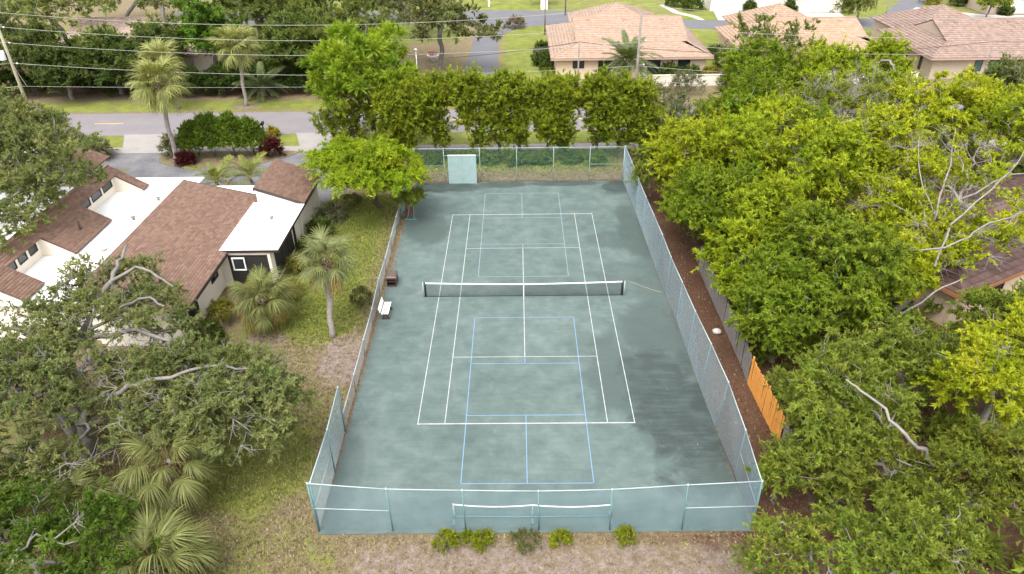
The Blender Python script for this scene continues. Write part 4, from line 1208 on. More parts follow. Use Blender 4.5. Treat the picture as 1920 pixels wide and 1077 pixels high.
def small_things():
    root = empty("flower_planter", (-11.6, 58.6, 0), "white planter with red flowers seen just above the hedge", "planter")
    MB().lathe([(0.001, 0), (0.55, 0), (0.75, 0.75), (0.8, 0.8), (0.68, 0.8), (0.66, 0.7), (0.001, 0.7)], (-11.6, 58.6, 0), 14).build("pot", M['white_paint'], root)
    rng = np.random.default_rng(5)
    mb = MB()
    for i in range(60):
        a, r_ = rng.uniform(0, 6.28), 0.6 * math.sqrt(rng.uniform())
        c = (-11.6 + r_ * math.cos(a), 58.6 + r_ * math.sin(a), 0.8 + rng.uniform(0, 0.35))
        mb.lathe([(0.001, 0), (0.09, 0.02), (0.07, 0.09), (0.001, 0.1)], c, 5)
    mb.build("flowers", M['red_flower'], root)["kind"] = "stuff"
    root = empty("utility_cabinet", (4.3, 92.6, 0), "white box like cabinet on the verge of the estate road", "cabinet")
    MB().box(3.9, 5.1, 92.3, 93.1, 0, 1.9).build("body", M['white_paint'], root)
    MB().box(3.82, 5.18, 92.22, 93.18, 1.903, 2.0).build("lid", M['white_paint'], root)
    root = empty("mailbox", (-5.2, 95.5, 0), "small white mailbox post on the far verge at top centre", "mailbox")
    MB().box(-5.35, -5.05, 95.35, 95.65, 0, 1.1).build("post", M['white_paint'], root)
    MB().box(-5.5, -4.9, 95.2, 95.8, 1.103, 1.5).build("box", M['white_paint'], root)
    root = empty("mailbox", (-26.0, 30.6, 0), "dark mailbox on a post at the roadside behind the dome shrubs", "mailbox")
    MB().bar((-26.0, 30.6, 0), (-26.0, 30.6, 1.1), 0.10).build("post", M['brown_trim'], root)
    b_ = MB()
    b_.box(-26.13, -25.87, 30.3, 30.85, 1.103, 1.28)
    b_.build("box", M['black'], root)
    MB().tube([(-26.0, 30.3, 1.285), (-26.0, 30.85, 1.285)], 0.13, 10).build("box_lid", M['black'], root)
small_things()

# ------------------------------------------------------------------ vegetation
def unit(v):
    return v / np.maximum(np.linalg.norm(v, axis=-1, keepdims=True), 1e-9)

def leaf_quads(cent, outd, st, rng, clump_c=None):
    """leaf faces round each clump centre; returns V (n*4,3), F, colours"""
    N_, Sg, K = len(cent), st['S'], st['K']
    Rr, fl = st['R'], st['flat']
    sc = rng.uniform(0.7, 1.25, N_) if 'cs' not in st else st['cs']
    ones = np.array([1, 1, fl])
    d = unit(rng.normal(0, 1, (N_, Sg, 3)) + outd[:, None] * st.get('out', 0.7) + np.array([0, 0, st.get('upb', 0.35)]))
    ln = Rr * sc[:, None] * rng.uniform(0.55, 1.1, (N_, Sg))
    start = cent[:, None] + rng.normal(0, st.get('jit', 0.30), (N_, Sg, 3)) * Rr * sc[:, None, None] * ones
    t = rng.uniform(0.15, 1.0, (N_, Sg, K))
    pos = start[:, :, None] + d[:, :, None] * ones * (ln[:, :, None] * t)[..., None]
    pos[..., 2] -= st.get('droop', 0.0) * Rr * t ** 2
    ld = unit(d[:, :, None] * st.get('along', 0.7) + rng.normal(0, 0.6, pos.shape) - np.array([0, 0, st.get('hang', 0.15)]))
    nh = unit(rng.normal(0, 0.42, pos.shape) + np.array([0, 0, 0.7]) + outd[:, None, None] * 0.5 + d[:, :, None] * 0.35)
    side = unit(np.cross(ld, nh))
    lv = rng.uniform(0.65, 1.3, (N_, 1, 1, 1))
    ll = 1.2 * st['len'] * rng.uniform(0.6, 1.35, t.shape)[..., None] * lv
    ww = 1.25 * st['wid'] * rng.uniform(0.7, 1.25, t.shape)[..., None] * 0.5 * lv
    bs_ = pos + ld * ll * 0.3
    V = np.stack([bs_ - side * ww, pos + ld * ll * 1.05, bs_ + side * ww * rng.uniform(0.7, 1.1, t.shape)[..., None] - ld * ll * 0.3], -2).reshape(-1, 3)
    n = N_ * Sg * K
    F = np.arange(n * 3).reshape(n, 3)
    c0, c1, cy = (np.array(c) for c in st['pal'])
    f = np.clip(rng.uniform(0, 1, (N_, 1, 1)) * 0.55 + rng.uniform(0, 1, (N_, Sg, 1)) * 0.25 + rng.uniform(0, 1, t.shape) * 0.2, 0, 1)[..., None]
    c = c0 * (1 - f) + c1 * f
    c = c * (1 + rng.normal(0, 1, (N_, 1, 1, 1)) * np.array([0.11, 0.05, 0.08]) + rng.normal(0, 0.07, (N_, 1, 1, 1)))
    yv = np.clip((t - 0.45) * 1.8, 0, 1) * st.get('young', 0.5) * rng.uniform(0.2, 1, (N_, 1, 1)) * rng.uniform(0.4, 1, t.shape)
    c = c * (1 - yv[..., None]) + cy * yv[..., None]
    c = c * (1 + rng.normal(0, 0.10, t.shape)[..., None])
    return V, F, np.clip(c * np.array([0.98, 1.0, 0.9]), 0.004, 0.9).reshape(-1, 3)

def tubes(paths, n=5):
    Vs, Fs, base = [], [], 0
    th = np.arange(n) * 2 * np.pi / n
    for P, r in paths:
        P = np.asarray(P); r = np.asarray(r)
        d = unit(np.gradient(P, axis=0))
        ref = np.array([1.0, 0, 0]) if abs(d[0, 2]) > 0.8 else np.array([0, 0, 1.0])
        a = np.zeros_like(d)
        cur = np.cross(d[0], ref)
        for i_ in range(len(d)):
            cur = cur - d[i_] * (cur @ d[i_])
            cur = cur / max(np.linalg.norm(cur), 1e-9)
            a[i_] = cur
        b = np.cross(d, a)
        ring = P[:, None] + r[:, None, None] * (a[:, None] * np.cos(th)[None, :, None] + b[:, None] * np.sin(th)[None, :, None])
        Vs.append(ring.reshape(-1, 3))
        m = len(P)
        i = (np.arange(m - 1)[:, None] * n + np.arange(n)[None])
        j = (np.arange(m - 1)[:, None] * n + (np.arange(n)[None] + 1) % n)
        Fs.append(base + np.stack([i, j, j + n, i + n], -1).reshape(-1, 4))
        base += m * n
    return np.concatenate(Vs), np.concatenate(Fs)

def crown_points(crown, n, rng, dmin, shell=0.62, low=-0.35, bough=0.42):
    """clump centres on the upper shells of a dozen boughs that fill the crown's envelope"""
    crown = [np.array(c, float) for c in crown]
    area = np.array([c[3] * c[4] + c[3] * c[5] + c[4] * c[5] for c in crown])
    bs = []
    for c, ar in zip(crown, area):
        k = max(4, int(round(9 * (ar / area.max()) ** 0.7)))
        got = 0
        tr_ = 0
        while got < k and tr_ < 400:
            tr_ += 1
            v = unit(rng.normal(0, 1, 3))
            if v[2] < low: continue
            f = bough * rng.uniform(0.8, 1.25)
            p = c[:3] + v * c[3:] * (1 - f * 0.85)
            r = c[3:] * f
            r = np.array([np.mean(r[:2]) * rng.uniform(0.85, 1.2), np.mean(r[:2]) * rng.uniform(0.85, 1.2), r[2] * 1.15])
            if any(np.linalg.norm((p - q[:3]) / (r + q[3:])) < 0.55 for q in bs): 
                if tr_ < 250: continue
            bs.append(np.concatenate([p, r]))
            got += 1
    bs = np.array(bs)
    w = bs[:, 3] * bs[:, 4] + bs[:, 3] * bs[:, 5]
    w = w / w.sum()
    pts, od = np.zeros((0, 3)), []
    tries = 0
    while len(pts) < n and tries < n * 30:
        tries += 1
        i = rng.choice(len(bs), p=w)
        q = bs[i]
        v = unit(rng.normal(0, 1, 3))
        if v[2] < -0.62: continue
        p = q[:3] + v * q[3:] * rng.uniform(0.55, 1.0)
        if p[2] < 0.5: continue
        if len(pts) and np.min(((pts - p) ** 2).sum(1)) < dmin ** 2: continue
        pts = np.vstack([pts, p])
        od.append(unit(v / q[3:]))
    return pts, np.array(od)

def grow(trunk, tips, rng, r_tip, r_base, up=0.35, wig=0.08, p0=0.45):
    """branches joining every tip to the growing skeleton; returns tube paths"""
    pos = [np.array(p, float) for p in trunk]
    par = list(range(-1, len(trunk) - 1))
    plen = [0.0]
    for i in range(1, len(pos)): plen.append(plen[-1] + np.linalg.norm(pos[i] - pos[i - 1]))
    first = max(1, int(len(trunk) * p0))
    top = pos[-1]
    order = np.argsort([np.linalg.norm(t - top) for t in tips])
    chains = [list(range(len(trunk)))]
    ends = []
    for ti in order:
        t = tips[ti]
        A = np.array(pos[first:])
        D = t - A
        dist = np.linalg.norm(D, axis=1)
        pd = np.array([pos[i] - pos[par[i]] for i in range(first, len(pos))])
        cosv = (unit(pd) * unit(D)).sum(1)
        cost = dist * (1 + 0.55 * (cosv < 0.15)) + 0.12 * np.array(plen[first:])
        i = first + int(np.argmin(cost))
        L_ = np.linalg.norm(t - pos[i])
        n = max(2, int(L_ / 0.55))
        dirp = unit(pos[i] - pos[par[i]])
        ctrl = pos[i] + dirp * L_ * 0.35 + np.array([0, 0, up * L_ * 0.3]) + rng.normal(0, 0.08 * L_, 3)
        ch = [i]
        prev = i
        for k in range(1, n + 1):
            s = k / n
            p = (1 - s) ** 2 * pos[i] + 2 * s * (1 - s) * ctrl + s * s * t
            if k < n: p = p + rng.normal(0, wig, 3) * min(1, L_ / 2)
            pos.append(p); par.append(prev); plen.append(plen[prev] + L_ / n)
            prev = len(pos) - 1
            ch.append(prev)
        chains.append(ch)
        ends.append(prev)
    cnt = np.zeros(len(pos))
    for e in ends:
        j = e
        while j >= 0:
            cnt[j] += 1
            j = par[j]
    cnt = np.maximum(cnt, 1)
    e_ = math.log(max(r_base / r_tip, 1.01)) / math.log(max(cnt[0], 2))
    rad = r_tip * cnt ** e_
    P = np.array(pos)
    paths = []
    for ch in chains:
        r_ = rad[ch].copy()
        if ch is not chains[0]: r_[0] = min(r_[0], r_[1] * 1.25)
        if ch is not chains[0]: r_[-1] *= 0.55
        paths.append((P[ch], r_))
    # root flare
    paths[0][1][0] *= 1.35
    return paths

def tree(name, label, base, crown, n, st, seed, fork=0.45, tr=0.22, bark='oakbark', group=None, bare=0, cat="tree", twigs=0, limbs=(), lk=0.8, low=-0.35, dmin=None, shell=0.62):
    rng = np.random.default_rng(seed)
    st = dict(st, K=int(st['K'] * 1.7), len=st['len'] * 0.82, wid=st['wid'] * 0.84)
    root = empty(name, (base[0], base[1], 0), label, cat, group)
    tips, od = crown_points(crown, n + bare, rng, dmin or st['R'] * 0.6, shell, low)
    if limbs:                                   # bare stretches of limb carry no leaf clumps
        lp_ = np.concatenate([np.array(l[0]) for l in limbs])
        keep = np.min(np.linalg.norm(tips[:, None] - lp_[None], axis=2), axis=1) > 0.75
        tips, od = tips[keep], od[keep]
    cc = np.mean([c[:3] for c in crown], axis=0)
    zf = max(0.5, cc[2] * fork)
    top = np.array([base[0] + (cc[0] - base[0]) * 0.45, base[1] + (cc[1] - base[1]) * 0.45, zf])
    b0 = np.array([base[0], base[1], -0.15])
    m = 5
    trunk = [b0 + (top - b0) * i / m + (rng.normal(0, 0.06, 3) * (0 < i < m)) for i in range(m + 1)]
    isb = np.zeros(len(tips), bool)
    if bare and len(tips): isb[rng.choice(len(tips), min(bare, len(tips)), replace=False)] = True
    paths = grow(trunk, tips, rng, st.get('rt', 0.018), tr, p0=0.6)
    for l in limbs:
        Pl = np.array(l[0], float)
        tt = np.linspace(0, len(Pl) - 1, len(Pl) * 3 - 2)
        Pi = np.stack([np.interp(tt, np.arange(len(Pl)), Pl[:, k]) for k in range(3)], -1)
        Pi[1:-1] += rng.normal(0, 0.05, Pi[1:-1].shape)
        paths.append((Pi, np.linspace(l[1], l[2], len(Pi)) * lk))
    V, F = tubes(paths)
    link("trunk", np_mesh("trunk", V, F, smooth=True), M[bark], root)
    if bare and isb.any():
        tw = []
        for p, o_ in zip(tips[isb], od[isb]):
            for k in range(5):
                d = unit(o_ + rng.normal(0, 0.7, 3))
                L_ = rng.uniform(0.4, 1.1) * st['R'] * 1.3
                q = p + d * L_ * 0.5 + rng.normal(0, 0.07, 3)
                e = p + d * L_ + rng.normal(0, 0.16, 3)
                tw.append((np.array([p, q, e]), np.array([0.016, 0.012, 0.006])))
                e2 = q + unit(d + rng.normal(0, 0.8, 3)) * L_ * 0.45
                tw.append((np.array([q, (q + e2) / 2 + rng.normal(0, 0.04, 3), e2]), np.array([0.011, 0.009, 0.005])))
        V, F = tubes(tw, 4)
        link("dead_twigs", np_mesh("dead_twigs", V, F, smooth=True), M['palebark'], root)["kind"] = "stuff"
    V, F, C_ = leaf_quads(tips[~isb], od[~isb], st, rng)
    o = link("crown", np_mesh("crown", V, F, C_), M[st.get('mat', 'leaf')], root)
    o["kind"] = "stuff"
    return root

def shrub(name, label, c, r, h, n, st, seed, group=None, cat="shrub", bark='brownbark', z0=0.0, cone=0.0):
    """leafy dome with a few stems: clump centres over a squashed ellipsoid"""
    rng = np.random.default_rng(seed)
    root = empty(name, (c[0], c[1], 0), label, cat, group)
    v = unit(rng.normal(0, 1, (n, 3)))
    v[:, 2] = np.abs(v[:, 2]) * 1.0 - 0.12
    k = rng.uniform(0.6, 1.0, n)[:, None] ** 0.5
    rx, ry = (r, r) if np.isscalar(r) else r
    cent = np.array([c[0], c[1], z0 + h * 0.38]) + v * k * np.array([rx * 0.85, ry * 0.85, h * 0.55])
    cent[:, :2] = np.array(c[:2]) + (cent[:, :2] - np.array(c[:2])) * (1 - cone * np.clip(cent[:, 2:3] / h, 0, 1))
    cent[:, 2] = np.maximum(cent[:, 2], 0.08)
    V, F, C_ = leaf_quads(cent, unit(v + 1e-6), st, rng)
    V[:, 2] = np.maximum(V[:, 2], 0.01)
    link("foliage", np_mesh("foliage", V, F, C_), M[st.get('mat', 'leaf')], root)["kind"] = "stuff"
    b = np.array([c[0], c[1], 0.0])
    ps = []
    for i in range(5):
        e = cent[rng.integers(len(cent))]
        ps.append((np.array([b + rng.normal(0, 0.05, 3) * [1, 1, 0], (b + e) / 2 + rng.normal(0, 0.05, 3), e]), np.array([0.03, 0.022, 0.01])))
    V, F = tubes(ps, 5)
    link("stems", np_mesh("stems", V, F, smooth=True), M[bark], root)["kind"] = "stuff"
    return root

def style(pal, R_=0.75, flat=0.65, S_=10, K=16, ln=0.20, wd_=0.09, **kw):
    return dict(pal=pal, R=R_, flat=flat, S=S_, K=K, len=ln, wid=wd_, **kw)

OAK = ((0.096, 0.122, 0.042), (0.206, 0.225, 0.093), (0.291, 0.298, 0.12))
DEEP = ((0.048, 0.087, 0.014), (0.109, 0.167, 0.025), (0.19, 0.241, 0.034))
BRIGHT = ((0.133, 0.183, 0.012), (0.284, 0.345, 0.02), (0.479, 0.508, 0.027))
YELLOW = ((0.17, 0.208, 0.012), (0.351, 0.384, 0.022), (0.521, 0.526, 0.033))
MIDG = ((0.097, 0.133, 0.021), (0.191, 0.233, 0.036), (0.321, 0.338, 0.054))
POIN = ((0.131, 0.2, 0.011), (0.257, 0.331, 0.017), (0.389, 0.43, 0.023))
PINE = ((0.108, 0.178, 0.013), (0.221, 0.302, 0.019), (0.335, 0.405, 0.03))
HEDGE = ((0.108, 0.134, 0.018), (0.216, 0.26, 0.023), (0.411, 0.481, 0.025))
TOPI = ((0.046, 0.082, 0.011), (0.105, 0.158, 0.016), (0.185, 0.242, 0.022))
GREY = ((0.105, 0.112, 0.068), (0.168, 0.170, 0.105), (0.215, 0.210, 0.130))

# --- left live oaks
oak = style(OAK, 0.78, 0.62, 13, 17, 0.17, 0.085, young=0.4)
LA = [([(-21.3, -14.0, 0.5), (-22.6, -12.8, 2.8), (-23.03, -11.15, 4.4), (-21.5, -11.06, 4.9), (-19.8, -11.3, 5.3), (-18.4, -11.3, 5.6), (-16.2, -12.3, 5.6)], 0.34, 0.10),
      ([(-21.5, -11.06, 4.9), (-21.2, -9.1, 5.9), (-20.8, -8.3, 6.5), (-20.9, -7.0, 6.9), (-21.1, -5.6, 7.1)], 0.22, 0.08),
      ([(-20.8, -8.3, 6.5), (-19.9, -7.45, 6.8), (-18.6, -8.0, 6.7), (-17.4, -8.9, 6.5)], 0.13, 0.05),
      ([(-21.0, -10.0, 5.4), (-19.6, -9.9, 6.0), (-18.4, -9.6, 6.4), (-17.4, -10.2, 6.2)], 0.15, 0.05),
      ([(-23.03, -11.15, 4.4), (-24.2, -10.6, 5.0), (-25.4, -10.6, 5.3)], 0.2, 0.09)]
tree("live_oak", "huge live oak with sprawling grey limbs at the lower left", (-21.3, -14.0), [(-20.6, -10.4, 4.6, 4.6, 3.6, 2.6), (-21.4, -7.6, 5.2, 3.2, 2.6, 2.0), (-22.5, -15.2, 4.2, 3.8, 3.2, 2.1), (-17.4, -14.4, 4.0, 3.0, 2.6, 1.8), (-24.8, -11.6, 4.2, 3.0, 3.2, 2.2), (-19.0, -16.6, 3.2, 3.0, 2.0, 1.5)],
     300, oak, 101, 0.42, 0.34, 'oakbark', "live oaks in the left yard", bare=80, limbs=LA)
LB = [([(-18.4, -14.3, 4.2), (-17.2, -14.5, 5.0), (-15.5, -14.6, 5.4), (-14.1, -13.9, 5.5), (-12.3, -13.9, 5.3)], 0.17, 0.06),
      ([(-16.6, -12.2, 0.5), (-15.9, -12.7, 3.0), (-15.3, -13.4, 5.2)], 0.24, 0.14)]
tree("live_oak", "live oak whose right lobe reaches toward the near left fence corner", (-16.6, -12.2), [(-12.7, -15.0, 4.2, 2.9, 2.5, 2.1), (-15.0, -13.4, 4.0, 2.5, 2.1, 1.8)],
     150, style(OAK, 0.74, 0.65, 13, 17, 0.17, 0.085, young=0.45), 102, 0.45, 0.24, 'oakbark', "live oaks in the left yard", bare=34, limbs=LB)
tree("live_oak", "dense olive oak overhanging the west end of the brown roofed house", (-37.0, 0.4), [(-34.6, 8.4, 7.0, 4.3, 4.4, 3.0), (-31.0, 4.8, 6.0, 3.0, 3.2, 2.1), (-32.6, 0.8, 5.0, 2.6, 2.2, 1.6), (-39.0, 11.0, 7.0, 4.0, 4.2, 3.2), (-37.2, 5.0, 5.4, 3.4, 2.8, 2.4)],
     340, style(OAK, 0.85, 0.65, 11, 17, 0.23, 0.10, young=0.45), 103, 0.5, 0.35, 'oakbark', "live oaks in the left yard", bare=12)
tree("broadleaf_tree", "deep green low tree filling the bottom left corner", (-18.6, -22.4), [(-16.9, -21.4, 3.0, 2.8, 1.9, 1.6), (-20.3, -20.6, 2.6, 2.6, 1.8, 1.5)],
     85, style(DEEP, 0.62, 0.7, 11, 17, 0.16, 0.085, young=0.5), 104, 0.45, 0.16, 'oakbark', None, bare=6)
tree("young_oak", "small oak clump below the leaning fan palm at lower left", (-22.3, -19.0), [(-22.3, -18.6, 2.3, 1.6, 1.4, 1.3)], 26,
     style(DEEP, 0.6, 0.7, 11, 16, 0.16, 0.08), 105, 0.4, 0.1)

# --- poinciana over the left fence
tree("poinciana_tree", "bright yellow green feathery tree over the left fence", (-11.6, 13.6), [(-11.8, 11.6, 4.5, 4.2, 3.6, 1.7), (-9.6, 10.6, 3.6, 1.9, 1.9, 1.3), (-14.0, 12.6, 4.4, 2.4, 2.4, 1.3)],
     150, style(POIN, 0.9, 0.45, 15, 16, 0.24, 0.085, young=0.7, droop=0.25, upb=0.1), 110, 0.42, 0.24, 'brownbark', bare=3)
tree("young_tree", "small leafy green sapling reaching over the court by the folded stand", (-9.3, 11.9), [(-8.6, 10.9, 1.9, 1.0, 1.0, 0.8)], 16,
     style(MIDG, 0.55, 0.6, 11, 16, 0.19, 0.08, young=0.6), 111, 0.4, 0.06, 'brownbark')

# --- pine in front of the hedge row
tree("pine_tree", "tall slash pine with bright pompom needle clumps left of the hedge row", (-14.2, 28.2),
     [(-14.2, 26.8, 8.3, 4.7, 3.8, 2.6), (-17.2, 27.2, 5.6, 2.2, 2.0, 1.8), (-11.2, 27.0, 6.0, 1.9, 1.9, 1.3)], 76,
     style(PINE, 1.0, 0.9, 48, 14, 0.34, 0.055, young=0.8, along=2.2, out=0.5, upb=0.7, jit=0.10, mat='needle'), 120, 0.55, 0.30, 'brownbark', bare=6, dmin=1.12)
tree("cedar_tree", "broad dark cedar at the left end of the hedge row beneath the pine", (-15.2, 26.4), [(-15.8, 26.2, 3.2, 3.6, 2.4, 3.1), (-12.6, 26.0, 3.4, 2.2, 2.0, 3.0)], 130,
     style(HEDGE, 0.75, 0.95, 10, 15, 0.26, 0.085, young=0.25, upb=0.5), 121, 0.4, 0.2, 'brownbark', low=-0.8)

# --- hedge row of clipped cypress trees
hx = [-11.6, -9.2, -6.9, -4.6, -2.3, -0.1, 2.1, 4.4, 6.7, 8.9, 11.0]
hn = ["leftmost cypress of the hedge row touching the cedar", "second cypress from the left in the hedge row", "third cypress from the left in the hedge row", "fourth cypress from the left in the hedge row",
      "fifth cypress from the left in the hedge row", "middle cypress of the eleven in the hedge row", "fifth cypress from the right in the hedge row", "fourth cypress from the right in the hedge row",
      "third cypress from the right in the hedge row", "second cypress from the right in the hedge row", "rightmost cypress of the hedge row near the yellow green trees"]
rngh = np.random.default_rng(77)
for i, x in enumerate(hx):
    h = (7.2, 7.2, 7.7, 8.3, 7.9, 7.7, 7.5, 7.4, 7.5, 7.5, 6.8)[i]
    yy = 23.6 + rngh.normal(0, 0.25)
    xx = x + rngh.normal(0, 0.3)
    wr = rngh.uniform(0.98, 1.22)
    h += rngh.normal(0, 0.2)
    tree("cypress_tree", hn[i], (xx, yy), [(xx, yy, h - 1.9, 1.40 * wr, 1.35, 1.9), (xx + rngh.normal(0, 0.4), yy - 0.2, h - 4.0 + rngh.normal(0, 0.3), 1.18 * wr, 1.1, 1.9), (xx + rngh.normal(0, 0.5), yy - 0.3, 1.8, rngh.uniform(0.55, 0.95), 0.7, 1.3)],
         int(88 * wr), style(HEDGE, 0.66, 1.0, 12, 14, 0.25, 0.095, young=0.75, upb=0.9, along=1.1), 130 + i, 0.4, 0.15, 'brownbark', "cypress trees of the hedge row", low=-0.85)

# --- trees east of the wooden fence
RG = "trees east of the wooden fence"
def ft(name, label, b, crown, n, st, seed, **kw):
    kw.setdefault('bark', 'palebark'); kw.setdefault('tr', 0.2); kw.setdefault('low', -0.7)
    n = int(n * 1.12)
    tree(name, label, b, crown, n, st, seed, group=RG, **kw)
def fst(p, R_=0.8, **kw):
    k = dict(R_=R_ * 1.06, flat=0.75, S_=13, K=16, ln=0.22, wd_=0.11, young=0.6); k.update(kw)
    return style(p, **k)
ft("broadleaf_tree", "yellowing tree nearest the far right fence corner", (13.4, 14.5), [(13.0, 12.6, 5.4, 2.9, 2.6, 2.4), (12.1, 11.4, 3.2, 1.9, 1.9, 2.1)], 95, fst(YELLOW), 201)
ft("broadleaf_tree", "green and yellow tree behind the far fence corner tree", (17.0, 11.0), [(16.0, 9.4, 5.9, 2.9, 2.8, 2.5), (14.6, 8.4, 3.6, 2.0, 2.0, 2.0)], 95, fst(BRIGHT), 202, bare=6)
ft("broadleaf_tree", "full green tree crowding the far stretch of the mulch strip", (13.6, 4.6), [(12.9, 4.0, 4.4, 2.4, 2.8, 2.7), (12.4, 7.4, 3.2, 1.8, 2.0, 2.1)], 110, fst(((0.08, 0.125, 0.012), (0.175, 0.235, 0.018), (0.30, 0.34, 0.022))), 203)
ft("broadleaf_tree", "olive green tree above the start of the wooden fence", (15.6, 0.6), [(14.9, 0.2, 4.9, 2.6, 2.8, 2.5), (13.4, -2.2, 3.6, 2.0, 2.2, 2.1), (13.0, 0.8, 3.2, 1.7, 1.8, 1.8)], 130, fst(BRIGHT, young=0.6), 204, bare=3)
ft("broadleaf_tree", "dense fresh green tree hanging over the weathered grey fence", (13.9, -6.9), [(13.6, -7.2, 3.9, 2.2, 2.8, 2.3), (13.8, -4.2, 3.6, 1.8, 1.9, 1.9)], 125, fst(((0.085, 0.135, 0.012), (0.18, 0.245, 0.020), (0.28, 0.335, 0.028)), 0.68, ln=0.19, wd_=0.10), 205)
ft("vine_tree", "dark vine draped tree mass right of the dense green tree", (17.5, -6.6), [(17.2, -6.9, 5.2, 2.7, 2.7, 3.0), (16.8, -3.4, 5.2, 2.4, 2.4, 2.4)], 135, fst(((0.07, 0.115, 0.012), (0.16, 0.215, 0.018), (0.30, 0.33, 0.024)), 0.72, young=0.7, hang=0.6), 206)
ft("broadleaf_tree", "tall yellow green tree at the centre of the right hand grove", (21.0, 7.2), [(20.8, 6.6, 6.6, 3.0, 3.0, 2.6), (18.8, 3.6, 5.6, 2.2, 2.2, 2.0)], 90, fst(BRIGHT, young=0.9), 207, bare=14)
LR = [([(19.6, -6.4, 0.5), (19.9, -7.2, 3.0), (21.3, -7.4, 4.8), (22.8, -7.0, 5.4)], 0.2, 0.06),
      ([(20.6, -5.0, 6.0), (22.3, -5.6, 6.5), (23.6, -5.1, 6.8), (24.9, -4.5, 7.3), (27.0, -3.7, 7.6), (29, -3, 7.6)], 0.11, 0.07),
      ([(22.4, -5.1, 5.0), (23.5, -3.6, 6.8), (26.3, -1.6, 7.9), (29.2, 1.0, 8.5), (31, 3, 8.8)], 0.13, 0.05),
      ([(22.6, -2.6, 2), (24.2, -1.0, 6.0), (26.0, 2.0, 8.0), (27.5, 5.0, 9.2)], 0.16, 0.05), ([(23, -2, 4), (25.5, -0.4, 6.6), (28.5, 0.0, 8.2), (31.5, -0.6, 8.6)], 0.13, 0.05),
      ([(24.2, -1.0, 6.0), (24.0, 1.6, 7.6), (25.0, 4.4, 8.8)], 0.10, 0.04)]
ft("bare_tree", "sprawling tree with many bare pale branches at the right", (22.6, -2.6), [(23.4, -1.4, 5.4, 4.2, 3.6, 2.6), (27.0, 3.4, 6.6, 4.6, 4.4, 2.6), (29.5, -2.5, 6.2, 3.4, 3.0, 2.0)], 120, fst(YELLOW, 0.75, S_=10, K=13), 208, bare=110, tr=0.22, fork=0.3, limbs=LR, lk=0.5)
ft("bare_tree", "thin tree of bare twigs between the green tops at upper right", (27.8, 20.0), [(27.6, 19.6, 6.6, 3.4, 3.2, 2.4), (24.4, 19.0, 6.2, 2.6, 2.4, 2.2)], 18, fst(MIDG, 0.7), 209, bare=85, tr=0.22, fork=0.3)
ft("broadleaf_tree", "bright green rounded tree top in front of the boundary wall", (23.2, 30.6), [(22.8, 29.0, 6.0, 3.6, 3.0, 2.8), (20.0, 23.6, 5.4, 2.8, 2.6, 2.4)], 100, fst(((0.085, 0.135, 0.012), (0.185, 0.25, 0.020), (0.30, 0.35, 0.024)), 0.95, ln=0.28, wd_=0.13), 210)
ft("broadleaf_tree", "bright green tree top right of the rounded one below the orange roof", (29.6, 31.0), [(29.2, 29.6, 5.8, 3.4, 2.8, 2.6), (26.0, 24.0, 5.0, 2.6, 2.4, 2.2)], 85, fst(BRIGHT, 0.95, ln=0.28, wd_=0.13), 211)
ft("broadleaf_tree", "green tree top just left of the brownish tile roof corner", (36.4, 35.0), [(36.0, 33.8, 5.4, 3.0, 2.6, 2.7), (32.6, 25.4, 5.2, 2.8, 2.4, 2.2)], 75, fst(BRIGHT, 0.95, ln=0.28, wd_=0.13), 212)
ft("broadleaf_tree", "wide yellow green canopy below the brownish tile roof", (34.0, 19.6), [(33.2, 18.4, 6.2, 3.8, 3.4, 2.4), (38.0, 20.6, 5.8, 3.0, 2.8, 2.2)], 95, fst(YELLOW, 0.9, ln=0.26, wd_=0.12, young=0.8), 213, bare=6)
ft("broadleaf_tree", "yellow green canopy at the right edge below the green glass doors", (38.6, 14.6), [(37.8, 14.0, 6.0, 3.6, 3.2, 2.4), (43, 17.5, 5.4, 3.2, 3.0, 2.2)], 85, fst(BRIGHT, 0.9, ln=0.26, wd_=0.12, young=0.9), 214, bare=8)
ft("broadleaf_tree", "lime green tree standing left of the wide yellow green canopy", (26.2, 9.6), [(25.6, 8.6, 7.0, 2.9, 2.8, 2.4)], 60, fst(YELLOW, 0.85, young=0.9), 215, bare=10)
ft("broadleaf_tree", "lime tree behind the bare twig tree in the upper grove", (20.6, 14.4), [(20.2, 13.2, 5.8, 3.0, 2.8, 2.5), (21.5, 19, 4.6, 2.6, 2.6, 2.2)], 85, fst(BRIGHT, 0.85, young=0.8), 216, bare=14)
ft("olive_tree", "olive green tree in front of the hidden peach wall at right", (25.2, -8.2), [(24.6, -8.6, 3.4, 2.6, 1.9, 1.8), (28.0, -7.4, 3.2, 2.6, 1.9, 1.6)], 80, fst(MIDG, 0.7, ln=0.18, wd_=0.09), 226, bare=8)
ft("broadleaf_tree", "yellow green tree left of the hidden brown roof corner", (21.0, -3.6), [(21.4, -3.6, 4.6, 2.4, 2.2, 2.0), (23.0, 1.4, 4.9, 2.4, 2.2, 1.9), (24.6, -2.0, 4.9, 1.8, 1.8, 1.3)], 105, fst(YELLOW, 0.75, young=0.8), 225, bare=8)
ft("oak_tree", "grey green oak cut by the right edge near the glass doors", (48.6, 30.0), [(47.6, 28.6, 5.0, 3.2, 3.0, 2.4)], 45, fst(OAK, 0.95, ln=0.3, wd_=0.13), 217)
LE = [([(17.2, -19.8, 0.4), (16.6, -18.9, 2.6), (16.2, -18.5, 3.6), (15.5, -18.5, 4.6), (14.6, -18.3, 5.3), (14.0, -17.5, 5.9), (13.3, -16.8, 6.3), (12.8, -16.4, 6.5)], 0.20, 0.06),
      ([(16.6, -19.2, 1.8), (15.8, -19.2, 3.2), (15.3, -18.9, 4.0), (14.2, -18.9, 4.6)], 0.10, 0.04)]
